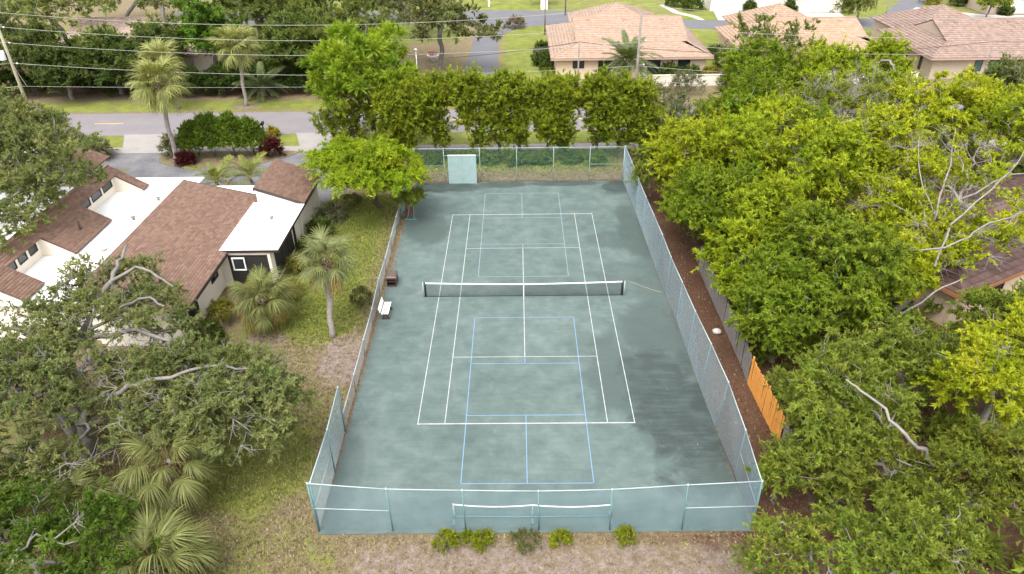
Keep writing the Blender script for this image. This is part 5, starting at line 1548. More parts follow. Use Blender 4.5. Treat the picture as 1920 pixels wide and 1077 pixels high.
ft("elm_tree", "light green tree with long pale limbs past the orange fence", (17.2, -19.8), [(13.4, -15.8, 4.4, 2.8, 2.4, 2.1), (15.2, -13.2, 3.8, 2.4, 1.9, 1.9), (12.0, -17.6, 3.0, 1.9, 1.6, 1.5)], 140, fst(MIDG, 0.66, ln=0.17, wd_=0.085, young=0.6), 218, bare=14, tr=0.16, fork=0.35, limbs=LE, lk=0.62)
ft("broadleaf_tree", "mid green tree between the vine mass and the lower right trees", (19.0, -11.0), [(18.4, -11.6, 3.6, 2.4, 2.0, 1.9)], 45, fst(MIDG, 0.68, ln=0.18, wd_=0.09), 219, bare=4)
ft("broadleaf_tree", "yellow tipped tree at the right edge beside the hidden brown roof", (20.6, -14.6), [(19.9, -15.0, 5.0, 2.2, 2.0, 1.9), (22.6, -12.2, 5.0, 2.2, 2.0, 1.9)], 75, fst(YELLOW, 0.66, ln=0.17, wd_=0.085, young=0.7), 220, bare=5)
ft("broadleaf_tree", "lower right corner tree with yellow young leaves", (18.4, -19.6), [(17.4, -20.0, 4.9, 2.0, 1.9, 1.8), (15.2, -19.0, 3.2, 1.6, 1.4, 1.2)], 70, fst(((0.075, 0.10, 0.014), (0.165, 0.19, 0.028), (0.27, 0.27, 0.035)), 0.62, ln=0.16, wd_=0.08), 221, bare=4)
ft("broadleaf_tree", "green tree crown at the bottom edge right of the fence corner", (12.2, -23.8), [(9.0, -22.8, 3.4, 1.9, 1.6, 1.5), (12.0, -22.5, 4.2, 2.2, 1.7, 1.7), (14.6, -21.6, 3.6, 1.8, 1.5, 1.5)], 100, fst(MIDG, 0.58, ln=0.15, wd_=0.075, young=0.7), 222, bare=4)
ft("young_tree", "small fresh green sapling leaning over the far right fence corner", (10.6, 15.2), [(10.1, 13.0, 2.7, 1.1, 1.2, 0.9), (10.4, 16.0, 3.3, 0.9, 0.9, 0.8)], 24, fst(MIDG, 0.6, flat=0.5), 223, tr=0.07)
ft("young_tree", "sapling sprouting over the near right fence corner post", (10.9, -17.0), [(10.6, -17.4, 2.2, 0.9, 1.2, 0.9)], 18, fst(MIDG, 0.5, ln=0.14, wd_=0.07), 224, tr=0.05)

# --- trees across the road, upper left and centre
UG = "trees across the road"
def ut(name, label, b, crown, n, st, seed, **kw):
    kw.setdefault('bark', 'oakbark'); kw.setdefault('tr', 0.3)
    tree(name, label, b, crown, n, st, seed, group=UG, **kw)
def ust(p, **kw):
    p = tuple(tuple(x * 1.3 for x in c) for c in p)
    k = dict(R_=1.25, flat=0.7, S_=13, K=15, ln=0.38, wd_=0.19, young=0.4); k.update(kw)
    return style(p, **k)
ut("oak_tree", "dark oak behind the transformer pole at the top left", (-56, 46.5), [(-55.5, 45.6, 4.6, 4.6, 3.4, 3.2), (-60, 47, 5.2, 4, 3.6, 3.2)], 70, ust(((0.040, 0.060, 0.018), (0.09, 0.11, 0.035), (0.13, 0.14, 0.05))), 301)
ut("oak_tree", "round dark green tree over the grass bank right of the transformer pole", (-47.5, 45.5), [(-47.2, 44.6, 4.0, 4.2, 3.0, 3.0)], 55, ust(((0.035, 0.058, 0.016), (0.085, 0.11, 0.03), (0.12, 0.14, 0.04))), 302)
ut("oak_tree", "high olive oak along the top edge at far left", (-58, 58), [(-58, 57, 7.6, 6.5, 5, 3.6), (-66, 60, 7, 5, 5, 3.4)], 70, ust(OAK), 303, bare=6)
ut("oak_tree", "high olive oak in front of the pale tile roof", (-46, 60.5), [(-48, 62, 8.0, 5, 4, 2.6), (-43.6, 50.5, 4.2, 3.0, 2.4, 2.2)], 55, ust(OAK), 304, bare=8)
ut("vine_tree", "tree hung with bright green vines above the tall road palm", (-37.6, 49.0), [(-37.2, 48.4, 6.4, 2.6, 2.4, 3.6), (-35.6, 50.0, 4.4, 2.4, 2.2, 3.0)], 60, ust(((0.04, 0.085, 0.012), (0.10, 0.17, 0.018), (0.17, 0.25, 0.022)), hang=0.6), 305, bare=4)
ut("oak_tree", "big oak with bent grey limbs behind the farther fan palm", (-29.2, 51.0), [(-30.6, 53.4, 7.6, 4.4, 4.0, 2.6), (-24.6, 50.0, 6.0, 3.6, 3.2, 2.8)], 75, ust(((0.055, 0.075, 0.020), (0.115, 0.14, 0.035), (0.17, 0.19, 0.045))), 306, bare=10, tr=0.5, fork=0.5)
ut("oak_tree", "olive tree filling the bank left of the pine top", (-21.0, 47.0), [(-20.6, 46.4, 4.6, 4.0, 3.0, 3.2), (-18.5, 50, 6.4, 4, 3.4, 2.8)], 75, ust(((0.06, 0.080, 0.022), (0.12, 0.14, 0.038), (0.17, 0.18, 0.05))), 307)
ut("oak_tree", "wispy oak with pale limbs overhanging the estate drive", (-10.2, 54.0), [(-9.6, 52.6, 6.6, 5.2, 4.2, 2.4), (-4.6, 52.6, 5.0, 2.6, 2.8, 1.6), (-14, 58, 7.4, 4.6, 4, 2.2)], 105, ust(((0.075, 0.085, 0.035), (0.13, 0.14, 0.055), (0.17, 0.17, 0.06)), R_=1.0, S_=9), 308, bare=26, tr=0.3, fork=0.4)
ut("oak_tree", "faint olive oak along the top edge left of centre", (-24, 66), [(-24, 65, 7.4, 6.5, 4.6, 3.4), (-33, 68, 7.6, 6, 4.6, 3.4)], 75, ust(((0.06, 0.085, 0.022), (0.12, 0.145, 0.04), (0.17, 0.18, 0.05)), R_=1.35), 309)
ut("oak_tree", "distant oak at the top edge above the estate drive", (-14, 72), [(-15, 71, 7.0, 5.5, 4.6, 3.0)], 45, ust(OAK, R_=1.3), 310, bare=8)
ut("oak_tree", "far dark oak in the top left corner", (-78, 66), [(-77, 64, 7, 7, 6, 4), (-70, 52, 5.4, 5, 4, 3.6)], 70, ust(OAK, R_=1.35), 311)
ut("leafy_tree", "tall airy tree in front of the orange tile roof", (28.5, 46.9), [(27.6, 48.2, 4.4, 3.4, 2.4, 3.2), (32.4, 47.6, 4.6, 2.6, 2.2, 2.6), (25.6, 48.0, 2.4, 2.2, 1.6, 2.0)], 62, ust(((0.075, 0.10, 0.028), (0.14, 0.165, 0.05), (0.20, 0.21, 0.065)), R_=0.9, S_=9, K=13, ln=0.3, wd_=0.14), 312, bark='palebark', bare=8, tr=0.16)
ut("willow_tree", "drooping pale green tree by the thin lamp at the upper right", (53.5, 79.0), [(52.4, 77.6, 3.8, 2.4, 2.2, 2.0)], 26, ust(((0.10, 0.12, 0.04), (0.17, 0.19, 0.06), (0.22, 0.23, 0.07)), hang=1.0, droop=0.6), 313, bark='palebark', tr=0.15)
ut("trimmed_tree", "small trimmed round tree by the tan garage building", (74.2, 80.0), [(74.2, 79.6, 3.0, 1.9, 1.8, 1.2)], 22, ust(MIDG), 314, tr=0.12)

ut("oak_tree", "low dark oak right of the transformer pole base", (-52.5, 43.6), [(-52.0, 43.0, 3.4, 3.4, 2.2, 3.0)], 45, ust(((0.030, 0.050, 0.014), (0.075, 0.10, 0.028), (0.11, 0.13, 0.04))), 315)
ut("oak_tree", "olive oak crown right of the farther fan palm crown", (-25.4, 45.6), [(-25.6, 46.0, 5.2, 3.2, 2.6, 3.4), (-22.0, 44.2, 4.4, 3.2, 2.4, 3.2)], 85, ust(((0.06, 0.085, 0.022), (0.12, 0.15, 0.038), (0.17, 0.19, 0.05))), 316)
ut("oak_tree", "olive oak above the pale tile roof at the top edge", (-51, 72.5), [(-51, 71.5, 8.2, 6.5, 4, 3.0), (-41.5, 70, 8.4, 5, 4, 3.2)], 80, ust(OAK), 317)
ut("oak_tree", "dark oak standing between the pale roof and the vine hung tree", (-42.2, 47.4), [(-42.2, 47.2, 4.6, 2.8, 2.2, 3.2)], 42, ust(((0.035, 0.058, 0.016), (0.085, 0.11, 0.03), (0.12, 0.14, 0.04))), 318)
ut("oak_tree", "dark oak filling the bank at the far left edge", (-62.5, 45.0), [(-62, 44.6, 5.0, 4, 3, 4.0)], 55, ust(OAK), 319)
ut("oak_tree", "tall oak behind the farther fan palm at the top edge", (-36, 60), [(-36, 59, 7.6, 4.6, 3.6, 3.4), (-30, 60, 8, 4, 3.6, 3)], 80, ust(((0.05, 0.075, 0.02), (0.11, 0.135, 0.035), (0.16, 0.18, 0.045))), 320)
ut("oak_tree", "hazy olive oak at the very top left edge", (-66, 84), [(-66, 83, 8, 9, 5, 4), (-50, 88, 8, 8, 5, 4)], 80, ust(OAK, R_=1.6, ln=0.5, wd_=0.25), 321)
ut("oak_tree", "hazy olive oak at the top edge left of the estate road", (-33, 84), [(-34, 83, 8, 7, 4, 4), (-24, 80, 7.4, 6, 4, 3.4)], 80, ust(OAK, R_=1.5, ln=0.5, wd_=0.25), 322)
ut("oak_tree", "leafy olive tree low in front of the pale tile roof", (-50.5, 49.6), [(-50.5, 49.4, 3.6, 3.4, 2.4, 3.0)], 45, ust(OAK, K=12), 323, low=-0.7)
ut("oak_tree", "leafy tree between the round dark tree and the vine hung tree", (-44.6, 50.2), [(-44.6, 50.0, 4.4, 2.8, 2.2, 3.2)], 42, ust(OAK, K=12), 324, low=-0.7)
ut("oak_tree", "olive tree low behind the wide date palm", (-33.6, 50.0), [(-33.4, 49.8, 3.4, 3.0, 2.2, 3.0), (-28.0, 48.6, 3.0, 2.6, 2.0, 2.6)], 62, ust(((0.06, 0.085, 0.022), (0.13, 0.16, 0.04), (0.19, 0.21, 0.055)), K=12), 325, low=-0.7)
ut("oak_tree", "pale olive tree along the bank beside the pine", (-18.0, 43.6), [(-18.4, 43.4, 3.2, 2.8, 2.0, 2.8)], 36, ust(((0.07, 0.09, 0.025), (0.14, 0.165, 0.045), (0.2, 0.21, 0.06)), K=12), 326, low=-0.7)
# --- clipped dome shrubs and red-leaved plants in the planting bed
topi = style(TOPI, 0.42, 0.9, 9, 12, 0.20, 0.065, young=0.6, upb=1.0, along=1.3, mat='needle')
for i, (x, y, r_, h, lb) in enumerate([(-30.6, 25.0, 1.45, 3.3, "leftmost dark green clipped dome shrub in the bed"), (-28.9, 24.8, 1.6, 4.15, "tallest middle clipped dome shrub in the bed"),
                                       (-27.0, 24.9, 1.65, 4.0, "third clipped dome shrub in the bed before the pointed one"), (-25.3, 25.0, 1.45, 3.4, "rightmost clipped dome shrub beside the red plant")]):
    shrub("clipped_shrub", lb, (x, y), (r_ * 1.2, r_ * 1.1), h * 1.12, 200, topi, 400 + i, "clipped dome shrubs in the planting bed", cone=0.42)
red = style(((0.040, 0.010, 0.012), (0.090, 0.018, 0.022), (0.15, 0.032, 0.038)), 0.42, 0.9, 9, 10, 0.34, 0.085, young=0.5, along=1.4)
for i, (x, y, lb) in enumerate([(-30.9, 22.9, "dark red leaved plant in front of the left dome shrub"), (-23.4, 24.6, "dark red leaved plant at the right end of the bed")]):
    shrub("red_plant", lb, (x, y), 0.55 if i == 0 else 0.95, 0.9 if i == 0 else 1.7, 26, red, 420 + i, "red leaved plants in the planting bed", "plant")
grs = style(GREY, 0.5, 0.9, 9, 11, 0.3, 0.06, young=0.3, along=1.3)
shrub("shrub", "grey green spiky shrub left of the driveway mouth", (-40.4, 24.6), 1.8, 1.9, 60, grs, 430)
shrub("shrub", "small yellow plant at the roadside beside the dark mailbox", (-25.0, 30.3), 0.6, 0.8, 18, style(((0.2, 0.17, 0.03), (0.33, 0.27, 0.04), (0.42, 0.34, 0.05)), 0.3, 0.9, 9, 10, 0.2, 0.07), 432)
shrub("shrub", "grey green loose shrub at the left of the dome shrubs", (-33.0, 25.6), 1.0, 2.0, 30, grs, 431)
# low bushes outside the near fence
fresh = style(((0.10, 0.13, 0.012), (0.20, 0.23, 0.018), (0.32, 0.33, 0.025)), 0.17, 0.9, 9, 9, 0.085, 0.05, young=0.7, upb=0.8)
olive_b = style(((0.07, 0.085, 0.03), (0.13, 0.135, 0.05), (0.20, 0.20, 0.06)), 0.18, 0.9, 8, 8, 0.08, 0.035, young=0.6, upb=0.8)
for i, (x, y, r_, h, lb, st_) in enumerate([(-3.45, -19.25, 0.55, 0.75, "largest yellow green bush outside the near fence", fresh), (-1.9, -19.15, 0.48, 0.55, "yellow green bush second from left outside the near fence", fresh),
                                       (-0.1, -19.2, 0.72, 0.62, "straggly olive bush in the middle outside the near fence", olive_b), (1.35, -19.05, 0.42, 0.45, "small yellow green bush right of the straggly one", fresh),
                                       (4.15, -19.0, 0.50, 0.60, "lone yellow green bush right of the dark fence post", fresh), (-2.6, -18.95, 0.28, 0.3, "tiny green sprout between the two left bushes", fresh)]):
    shrub("bush", lb, (x, y), r_, h, 26 if r_ > 0.3 else 9, st_, 440 + i, "low bushes outside the near fence", "bush")
yb = style(((0.13, 0.13, 0.03), (0.23, 0.20, 0.04), (0.34, 0.28, 0.05)), 0.30, 0.9, 9, 10, 0.16, 0.05, young=0.5, upb=0.8)
gb = style(((0.045, 0.07, 0.016), (0.10, 0.13, 0.03), (0.16, 0.18, 0.04)), 0.34, 0.9, 9, 11, 0.16, 0.07, young=0.4, upb=0.6)
bushes = [(-10.3, -1.0, 0.75, 1.6, "olive spiky bush just outside the low fence", olive_b, 70), (-15.2, 0.3, 0.85, 1.3, "yellow leaved bush by the porch screens", yb, 30), (-15.4, 3.4, 0.8, 1.3, "yellow green bush under the porch eave", yb, 28),
          (-15.3, 6.4, 0.95, 1.1, "leafy green bush along the garage wing wall", gb, 32), (-15.2, 9.0, 0.9, 1.2, "green bush farther up the garage wing wall", gb, 32), (-14.9, 11.6, 0.8, 0.9, "spiky grey green bush near the garage corner", grs, 20),
          (-13.8, 13.8, 0.9, 1.1, "loose bush under the left edge of the poinciana", olive_b, 60), (-18.6, -2.6, 0.9, 1.5, "yellow bush against the cream house wall", yb, 34), (-18.7, -5.0, 1.0, 1.6, "green bush at the corner of the cream house wall", gb, 36),
          (-16.6, -6.6, 0.9, 1.0, "bright green low bush left of the short palm", fresh, 60), (-17.6, 0.9, 0.5, 0.8, "small bush below the white framed porch window", yb, 14)]
for i, (x, y, r_, h, lb, st_, n) in enumerate(bushes):
    shrub("bush", lb, (x, y), r_, h, n, st_, 460 + i, "bushes round the left house", "bush")
far_b = style(((0.035, 0.06, 0.012), (0.085, 0.12, 0.025), (0.14, 0.17, 0.035)), 0.55, 0.9, 9, 10, 0.3, 0.14, young=0.4)
fy = style(((0.16, 0.13, 0.02), (0.26, 0.22, 0.03), (0.36, 0.30, 0.04)), 0.45, 0.9, 9, 10, 0.25, 0.12)
fb = [(18.2, 48.3, 1.3, 1.8, "dense green bush right of the sliding doors of the peach house", far_b), (20.6, 48.0, 1.4, 1.7, "green bush below the right window of the peach house", far_b), (23.2, 48.6, 1.1, 1.4, "yellow croton bush at the corner of the peach house", fy),
      (3.2, 61.5, 1.1, 1.4, "topmost shrub along the left wall of the peach house", far_b), (3.1, 58.6, 1.2, 1.3, "second shrub down the left wall of the peach house", grs), (3.2, 56, 1.2, 1.4, "third shrub down the left wall of the peach house", far_b),
      (3.4, 53.4, 0.9, 1.1, "pale round shrub lower along the peach house wall", gb), (3.6, 51.2, 0.9, 1.1, "yellow green round shrub nearest the hedge by the peach house", fresh), (-0.4, 78.0, 1.5, 1.7, "grey brown rounded bush on the lawn corner", style(((0.12, 0.09, 0.07), (0.2, 0.16, 0.12), (0.24, 0.2, 0.12)), 0.5, 0.9, 9, 10, 0.25, 0.09)),
      (30.0, 90.5, 2.0, 1.8, "clipped hedge left of the double garage", far_b), (27.6, 93.5, 2.0, 1.7, "hedge farther left of the double garage", far_b), (45.8, 87.6, 0.8, 1.6, "dark shrub between the two garages", far_b), (39.1, 88.4, 0.7, 1.4, "dark round shrub between the double garage doors", far_b),
      (54.8, 86.2, 1.1, 1.9, "dark shrub at the right side of the single garage", far_b), (26.4, 52.5, 1.5, 1.7, "dark bush between the peach and orange roofed houses", far_b), (26.2, 57.5, 1.4, 1.6, "dark bush farther back between the two tile roofs", far_b),
      (75.5, 91, 1.5, 1.8, "trimmed round bush behind the grey estate road", far_b), (72.0, 93.5, 2.2, 1.5, "yellow flowering low hedge at the top right", fy), (79.0, 83.0, 0.8, 1.2, "small dark bush against the tan garage wall", far_b),
      (24.6, 44.4, 1.6, 2.2, "grey leafless looking shrub before the boundary wall", grs), (19.5, 43.5, 2.0, 2.4, "greyish shrub mass right of the date palm", grs), (15.6, 37.6, 2.4, 2.6, "dull grey shrub at the right end of the hedge row", style(GREY, 0.7, 0.9, 9, 12, 0.3, 0.1)),
      (14.6, 26.6, 2.3, 4.2, "tall grey green shrub between hedge row and yellow tree", style(GREY, 0.8, 0.9, 10, 16, 0.3, 0.1)), (18.4, 27.4, 2.4, 4.6, "dull olive shrub behind the yellowing corner tree", style(MIDG, 0.8, 0.9, 10, 16, 0.3, 0.11))]
for i, (x, y, r_, h, lb, st_) in enumerate(fb):
    shrub("bush", lb, (x, y), r_, h, 28, st_, 480 + i, "bushes round the far houses", "bush")
for i, (x, y, r_) in enumerate([(-47.5, 45.2, 3.2), (-42.8, 45.0, 3.0), (-38.6, 44.8, 2.8), (-34.8, 45.2, 2.6), (-31.6, 47.6, 2.4), (-53.2, 44.6, 3.2), (-59.0, 44.4, 3.4), (-25.4, 45.6, 2.6), (-20.4, 44.6, 2.4)]):
    shrub("hedge_shrub", ["leftmost dark hedge shrub under the oaks across the road", "dark hedge shrub left of the tall road palm crown", "dark hedge shrub behind the tall road palm crown", "dark hedge shrub left of the farther fan palm trunk", "dark shrub behind the wide date palm", "dark hedge shrub just right of the transformer pole", "dark hedge shrub at the left edge across the road", "dark hedge shrub right of the wide date palm", "dark hedge shrub on the bank nearest the pine"][i],
          (x, y), (r_ * 1.15, 1.8), 3.3, 64, style(((0.022, 0.045, 0.010), (0.06, 0.095, 0.02), (0.10, 0.14, 0.03)), 0.6, 0.9, 9, 12, 0.3, 0.14), 510 + i, "dark hedge shrubs across the road")
for i in range(7):
    shrub("hedge_shrub", ["low green shrub behind the hitting board", "low green shrub right of the hitting board", "low green shrub behind the left middle of the far fence", "low green shrub behind the middle of the far fence", "low green shrub behind the right middle of the far fence", "low green shrub behind the far fence near its right end", "low green shrub left of the hitting board"][i],
          (-5.2 + 2.4 * i if i < 6 else -8.4, 22.4 + 0.3 * math.sin(i * 2.1)), (1.1 + 0.3 * math.sin(i * 3.7), 0.7), 0.85 + 0.3 * math.cos(i * 2.3), 24, style(((0.07, 0.10, 0.022), (0.13, 0.17, 0.035), (0.19, 0.23, 0.05)), 0.4, 0.9, 9, 10, 0.2, 0.1), 530 + i, "low shrubs behind the far fence")

# --- palms
def fan_frond(seed, L_pet, blade, c0, c1, nseg=26, droop=0.5, spread=125):
    """a costapalmate fan leaf along +X; local origin at the petiole base"""
    rng = np.random.default_rng(seed)
    V, F, C_ = [], [], []
    c0, c1 = np.array(c0), np.array(c1)
    def strip(pts, wid, side, c):
        b = len(V)
        for p, w in zip(pts, wid):
            V.append(p - side * w / 2); V.append(p + side * w / 2)
        for i in range(len(pts) - 1):
            F.append((b + 2 * i, b + 2 * i + 1, b + 2 * i + 3, b + 2 * i + 2)); C_.append(c)
    pet = [np.array([x, 0, 0.10 * L_pet * math.sin(x / L_pet * 2.2) - 0.02 * x]) for x in np.linspace(0, L_pet, 4)]
    pc = c1 * 0.9
    strip(pet, [0.07, 0.05, 0.04, 0.035], np.array([0, 1.0, 0]), pc)
    strip(pet, [0.05, 0.04, 0.03, 0.025], np.array([0, 0, 1.0]), pc)
    h = pet[-1]
    for k in range(nseg):
        a = R(-spread + 2 * spread * k / (nseg - 1)) + rng.normal(0, 0.03)
        cl = 0.30 * blade * math.cos(a / 2) ** 2                # costa carries middle segments forward
        base = h + np.array([cl, 0, -0.12 * cl])
        ln = blade * (0.72 + 0.28 * math.cos(a)) * rng.uniform(0.88, 1.08)
        d = np.array([math.cos(a), math.sin(a), 0])
        side = np.array([-math.sin(a), math.cos(a), rng.normal(0, 0.16)])
        side /= np.linalg.norm(side)
        fold = 0.10 * abs(math.sin(a))
        ps = []
        dr = droop * rng.uniform(0.7, 1.3)
        for t in (0.0, 0.3, 0.62, 0.85, 1.0):
            x = t * ln
            z = fold * x - dr * blade * t ** 2.4
            ps.append(base + d * (x * (1 - 0.22 * dr * t * t)) + np.array([0, 0, z]))
        f = rng.uniform(0, 1)
        strip(ps, [0.03, 0.050 * blade, 0.040 * blade, 0.022 * blade, 0.005], side, (c0 * (1 - f) + c1 * f) * (1 + rng.normal(0, 0.07)))
    return np_mesh("frond", V, F, np.array(C_))

def pinnate_frond(seed, L_, c0, c1, nl=30, leaf=0.5, arch=0.5, wid=0.045):
    rng = np.random.default_rng(seed)
    V, F, C_ = [], [], []
    c0, c1 = np.array(c0), np.array(c1)
    def strip(pts, ws, side, c):
        b = len(V)
        for p, w in zip(pts, ws):
            V.append(p - side * w / 2); V.append(p + side * w / 2)
        for i in range(len(pts) - 1):
            F.append((b + 2 * i, b + 2 * i + 1, b + 2 * i + 3, b + 2 * i + 2)); C_.append(c)
    def ra(t): return np.array([L_ * (t - 0.12 * arch * t ** 3), 0, L_ * arch * (0.25 * t - 0.75 * t ** 2.2)])
    ts = np.linspace(0, 1, 9)
    strip([ra(t) for t in ts], np.linspace(0.07, 0.012, 9), np.array([0, 1.0, 0]), c1)
    strip([ra(t) for t in ts], np.linspace(0.05, 0.01, 9), np.array([0, 0, 1.0]), c1)
    for k in range(nl):
        t = 0.16 + 0.83 * k / (nl - 1)
        for s in (-1, 1):
            p = ra(t)
            tg = unit(ra(min(1, t + 0.02)) - ra(t - 0.02))
            ll = leaf * (math.sin(math.pi * (0.12 + 0.8 * t)) ** 0.7) * rng.uniform(0.85, 1.1)
            d = unit(tg * (0.55 + 0.5 * t) + np.array([0, s * 1.0, 0]) + np.array([0, 0, 0.28 + rng.normal(0, 0.1)]))
            e = p + d * ll * 0.55
            e2 = p + d * ll + np.array([0, 0, -0.28 * ll])
            sd_ = unit(np.cross(d, np.array([0.1, 0, 1.0])))
            f = rng.uniform(0, 1)
            strip([p, e, e2], [wid * 0.6, wid, 0.006], sd_, (c0 * (1 - f) + c1 * f) * (1 + rng.normal(0, 0.08)))
    return np_mesh("frond", V, F, np.array(C_))

def palm(name, label, base, top, n, meshes, dead, seed, tr=0.17, el=(78, -48), group=None, size=1.0, boots=True, cat="palm"):
    """trunk from base to top (3-D), fronds as single objects spiralling round the bud"""
    rng = np.random.default_rng(seed)
    b, t = Vector((*base, 0)), Vector(top)
    root = empty(name, b, label, cat, group)
    m = 14
    pts = [b.lerp(t, i / m) + Vector((0.04 * math.sin(i * 1.1 + seed), 0.04 * math.cos(i * 0.9 + seed), 0)) for i in range(m + 1)]
    pts[0].z -= 0.1
    rad = [tr * (1.25 if i == 0 else 1.0 + 0.07 * ((i % 2) * 2 - 1)) for i in range(m + 1)]
    tk = MB().tube(pts, rad, 10).build("trunk", M['palmbark'], root)
    if boots:
        mb = MB()
        for i in range(26):
            a = i * 2.39996
            z = -0.55 + 0.7 * i / 26
            p = t + Vector((math.cos(a) * tr * 1.1, math.sin(a) * tr * 1.1, z))
            q = t + Vector((math.cos(a) * tr * 2.3, math.sin(a) * tr * 2.3, z + 0.28))
            mb.bar(p, q, 0.09, 0.04)
        mb.build("leaf_boots", M['boots'], tk)["kind"] = "stuff"
    for i in range(n):
        f = i / (n - 1)
        a = i * 2.39996 + rng.normal(0, 0.12)
        e = R(el[0] + (el[1] - el[0]) * f ** 0.85 + rng.normal(0, 5))
        dd = dead and f > 1 - dead
        me = (meshes['dead'] if dd else meshes['live'])
        me = me[rng.integers(len(me))]
        o = link("frond", me, M['frond'])
        o.parent = root
        o.matrix_parent_inverse = wm(root).inverted()
        sc = size * rng.uniform(0.85, 1.1) * (0.72 if f < 0.12 else 1.0)
        Mx = Matrix.Translation(t + Vector((math.cos(a) * tr * 0.5, math.sin(a) * tr * 0.5, 0.15 - 0.3 * f))) @ Matrix.Rotation(a, 4, 'Z') @ Matrix.Rotation(-e, 4, 'Y') @ Matrix.Rotation(rng.normal(0, 0.25), 4, 'X') @ Matrix.Scale(sc, 4)
        o.matrix_basis = Mx
    return root
SG0, SG1 = (0.085, 0.105, 0.038), (0.185, 0.195, 0.080)
sab = {'live': [fan_frond(600 + k, 0.85, 1.0, SG0, SG1, droop=0.35 + 0.12 * k) for k in range(4)],
       'dead': [fan_frond(610 + k, 0.8, 0.95, (0.17, 0.10, 0.03), (0.31, 0.20, 0.07), droop=0.8) for k in range(2)]}
sabY = {'live': [fan_frond(620 + k, 0.95, 1.25, (0.145, 0.165, 0.045), (0.285, 0.29, 0.105), droop=0.30 + 0.10 * k, nseg=30) for k in range(3)], 'dead': sab['dead']}
sabG = {'live': [fan_frond(630 + k, 0.95, 1.02, (0.088, 0.105, 0.030), (0.205, 0.210, 0.075), droop=0.42 + 0.14 * k, nseg=38) for k in range(4)], 'dead': sab['dead']}
PG = "fan palms"
palm("fan_palm", "tall fan palm leaning over the asphalt drive at upper left", (-31.8, 23.1), (-31.5, 22.8, 7.55), 52, sabY, 0.03, 701, 0.20, group=PG, size=1.18, el=(85, -55))
palm("fan_palm", "fan palm across the road just behind the leaning tall palm", (-38.3, 39.5), (-38.8, 39.2, 5.4), 46, sabY, 0.05, 702, 0.2, group=PG, size=1.15)
palm("fan_palm", "fan palm with drooping brown skirt on the far grass bank", (-30.9, 40.2), (-30.5, 40.0, 6.75), 56, sabY, 0.16, 703, 0.19, group=PG, size=1.25, el=(75, -60))
palm("fan_palm", "slender fan palm on the lawn between porch and low fence", (-11.5, -4.3), (-11.25, -3.7, 4.85), 36, sab, 0.14, 704, 0.17, group=PG, size=1.0)
palm("fan_palm", "short wide fan palm with orange dead fronds by the porch", (-16.0, -3.0), (-15.65, -3.2, 1.95), 44, sabG, 0.24, 705, 0.24, group=PG, size=1.0, el=(82, -40))
palm("fan_palm", "fan palm with thick pale trunk below the live oak", (-16.0, -16.9), (-15.3, -17.0, 2.75), 30, sabG, 0.1, 706, 0.2, group=PG, size=1.05, el=(70, -45))
palm("fan_palm", "fan palm at the bottom edge left of centre", (-14.2, -22.0), (-14.2, -21.5, 1.9), 38, sabG, 0.06, 707, 0.22, group=PG, size=1.05, el=(80, -35))
palm("fan_palm", "low fan palm half hidden under oak leaves at lower left", (-18.9, -19.0), (-18.8, -18.6, 1.5), 28, sabG, 0.15, 708, 0.2, group=PG, size=1.0, el=(75, -30))
palm("fan_palm", "fan palm at the left edge under the live oak", (-21.8, -17.4), (-21.7, -17.0, 1.4), 26, sabG, 0.1, 709, 0.2, group=PG, size=1.05, el=(75, -30))
coco = {'live': [pinnate_frond(640 + k, 2.2, (0.09, 0.115, 0.022), (0.20, 0.21, 0.045), 30, 0.55, 0.5 + 0.15 * k) for k in range(3)], 'dead': [pinnate_frond(650, 2.1, (0.26, 0.20, 0.045), (0.38, 0.29, 0.09), 28, 0.5, 0.9)]}
date = {'live': [pinnate_frond(660 + k, 2.9, (0.07, 0.10, 0.038), (0.14, 0.17, 0.067), 40, 0.55, 0.45 + 0.2 * k, 0.06) for k in range(3)], 'dead': [pinnate_frond(670, 2.8, (0.2, 0.17, 0.06), (0.3, 0.24, 0.1), 36, 0.5, 1.0, 0.06)]}
FG = "feather palms"
palm("feather_palm", "yellow green feather palm behind the white flat roof", (-25.2, 15.6), (-25.0, 15.2, 1.7), 16, coco, 0.2, 720, 0.13, (70, 0), FG, 1.05, False)
palm("feather_palm", "feather palm right of the yellow green one behind the house", (-22.6, 16.4), (-22.5, 16.0, 1.8), 18, coco, 0.1, 721, 0.13, (72, 0), FG, 1.05, False)
palm("feather_palm", "small feather palm at the far west end of the house", (-34.0, 16.2), (-33.9, 15.8, 1.4), 13, coco, 0.0, 722, 0.11, (70, 5), FG, 0.75, False)
palm("date_palm", "wide dark date palm behind the farther fan palm", (-30.0, 44.0), (-30.0, 43.8, 1.1), 28, date, 0.0, 723, 0.3, (70, -12), FG, 1.15, True)
palm("date_palm", "date palm in front of the peach house door", (12.4, 44.6), (12.4, 44.4, 3.3), 44, date, 0.05, 724, 0.3, (82, -30), FG, 1.25, True)
palm("date_palm", "distant small palm at the top edge above the estate road", (4.6, 97), (4.6, 97, 2.6), 18, date, 0.0, 725, 0.2, (70, -20), FG, 1.0, False)

# ------------------------------------------------------------------ ground-level stuff: undergrowth, grass, litter
def scatter(n, x0, x1, y0, y1, rng, keep):
    P = np.stack([rng.uniform(x0, x1, n), rng.uniform(y0, y1, n)], -1)
    return P[keep(P[:, 0], P[:, 1])]

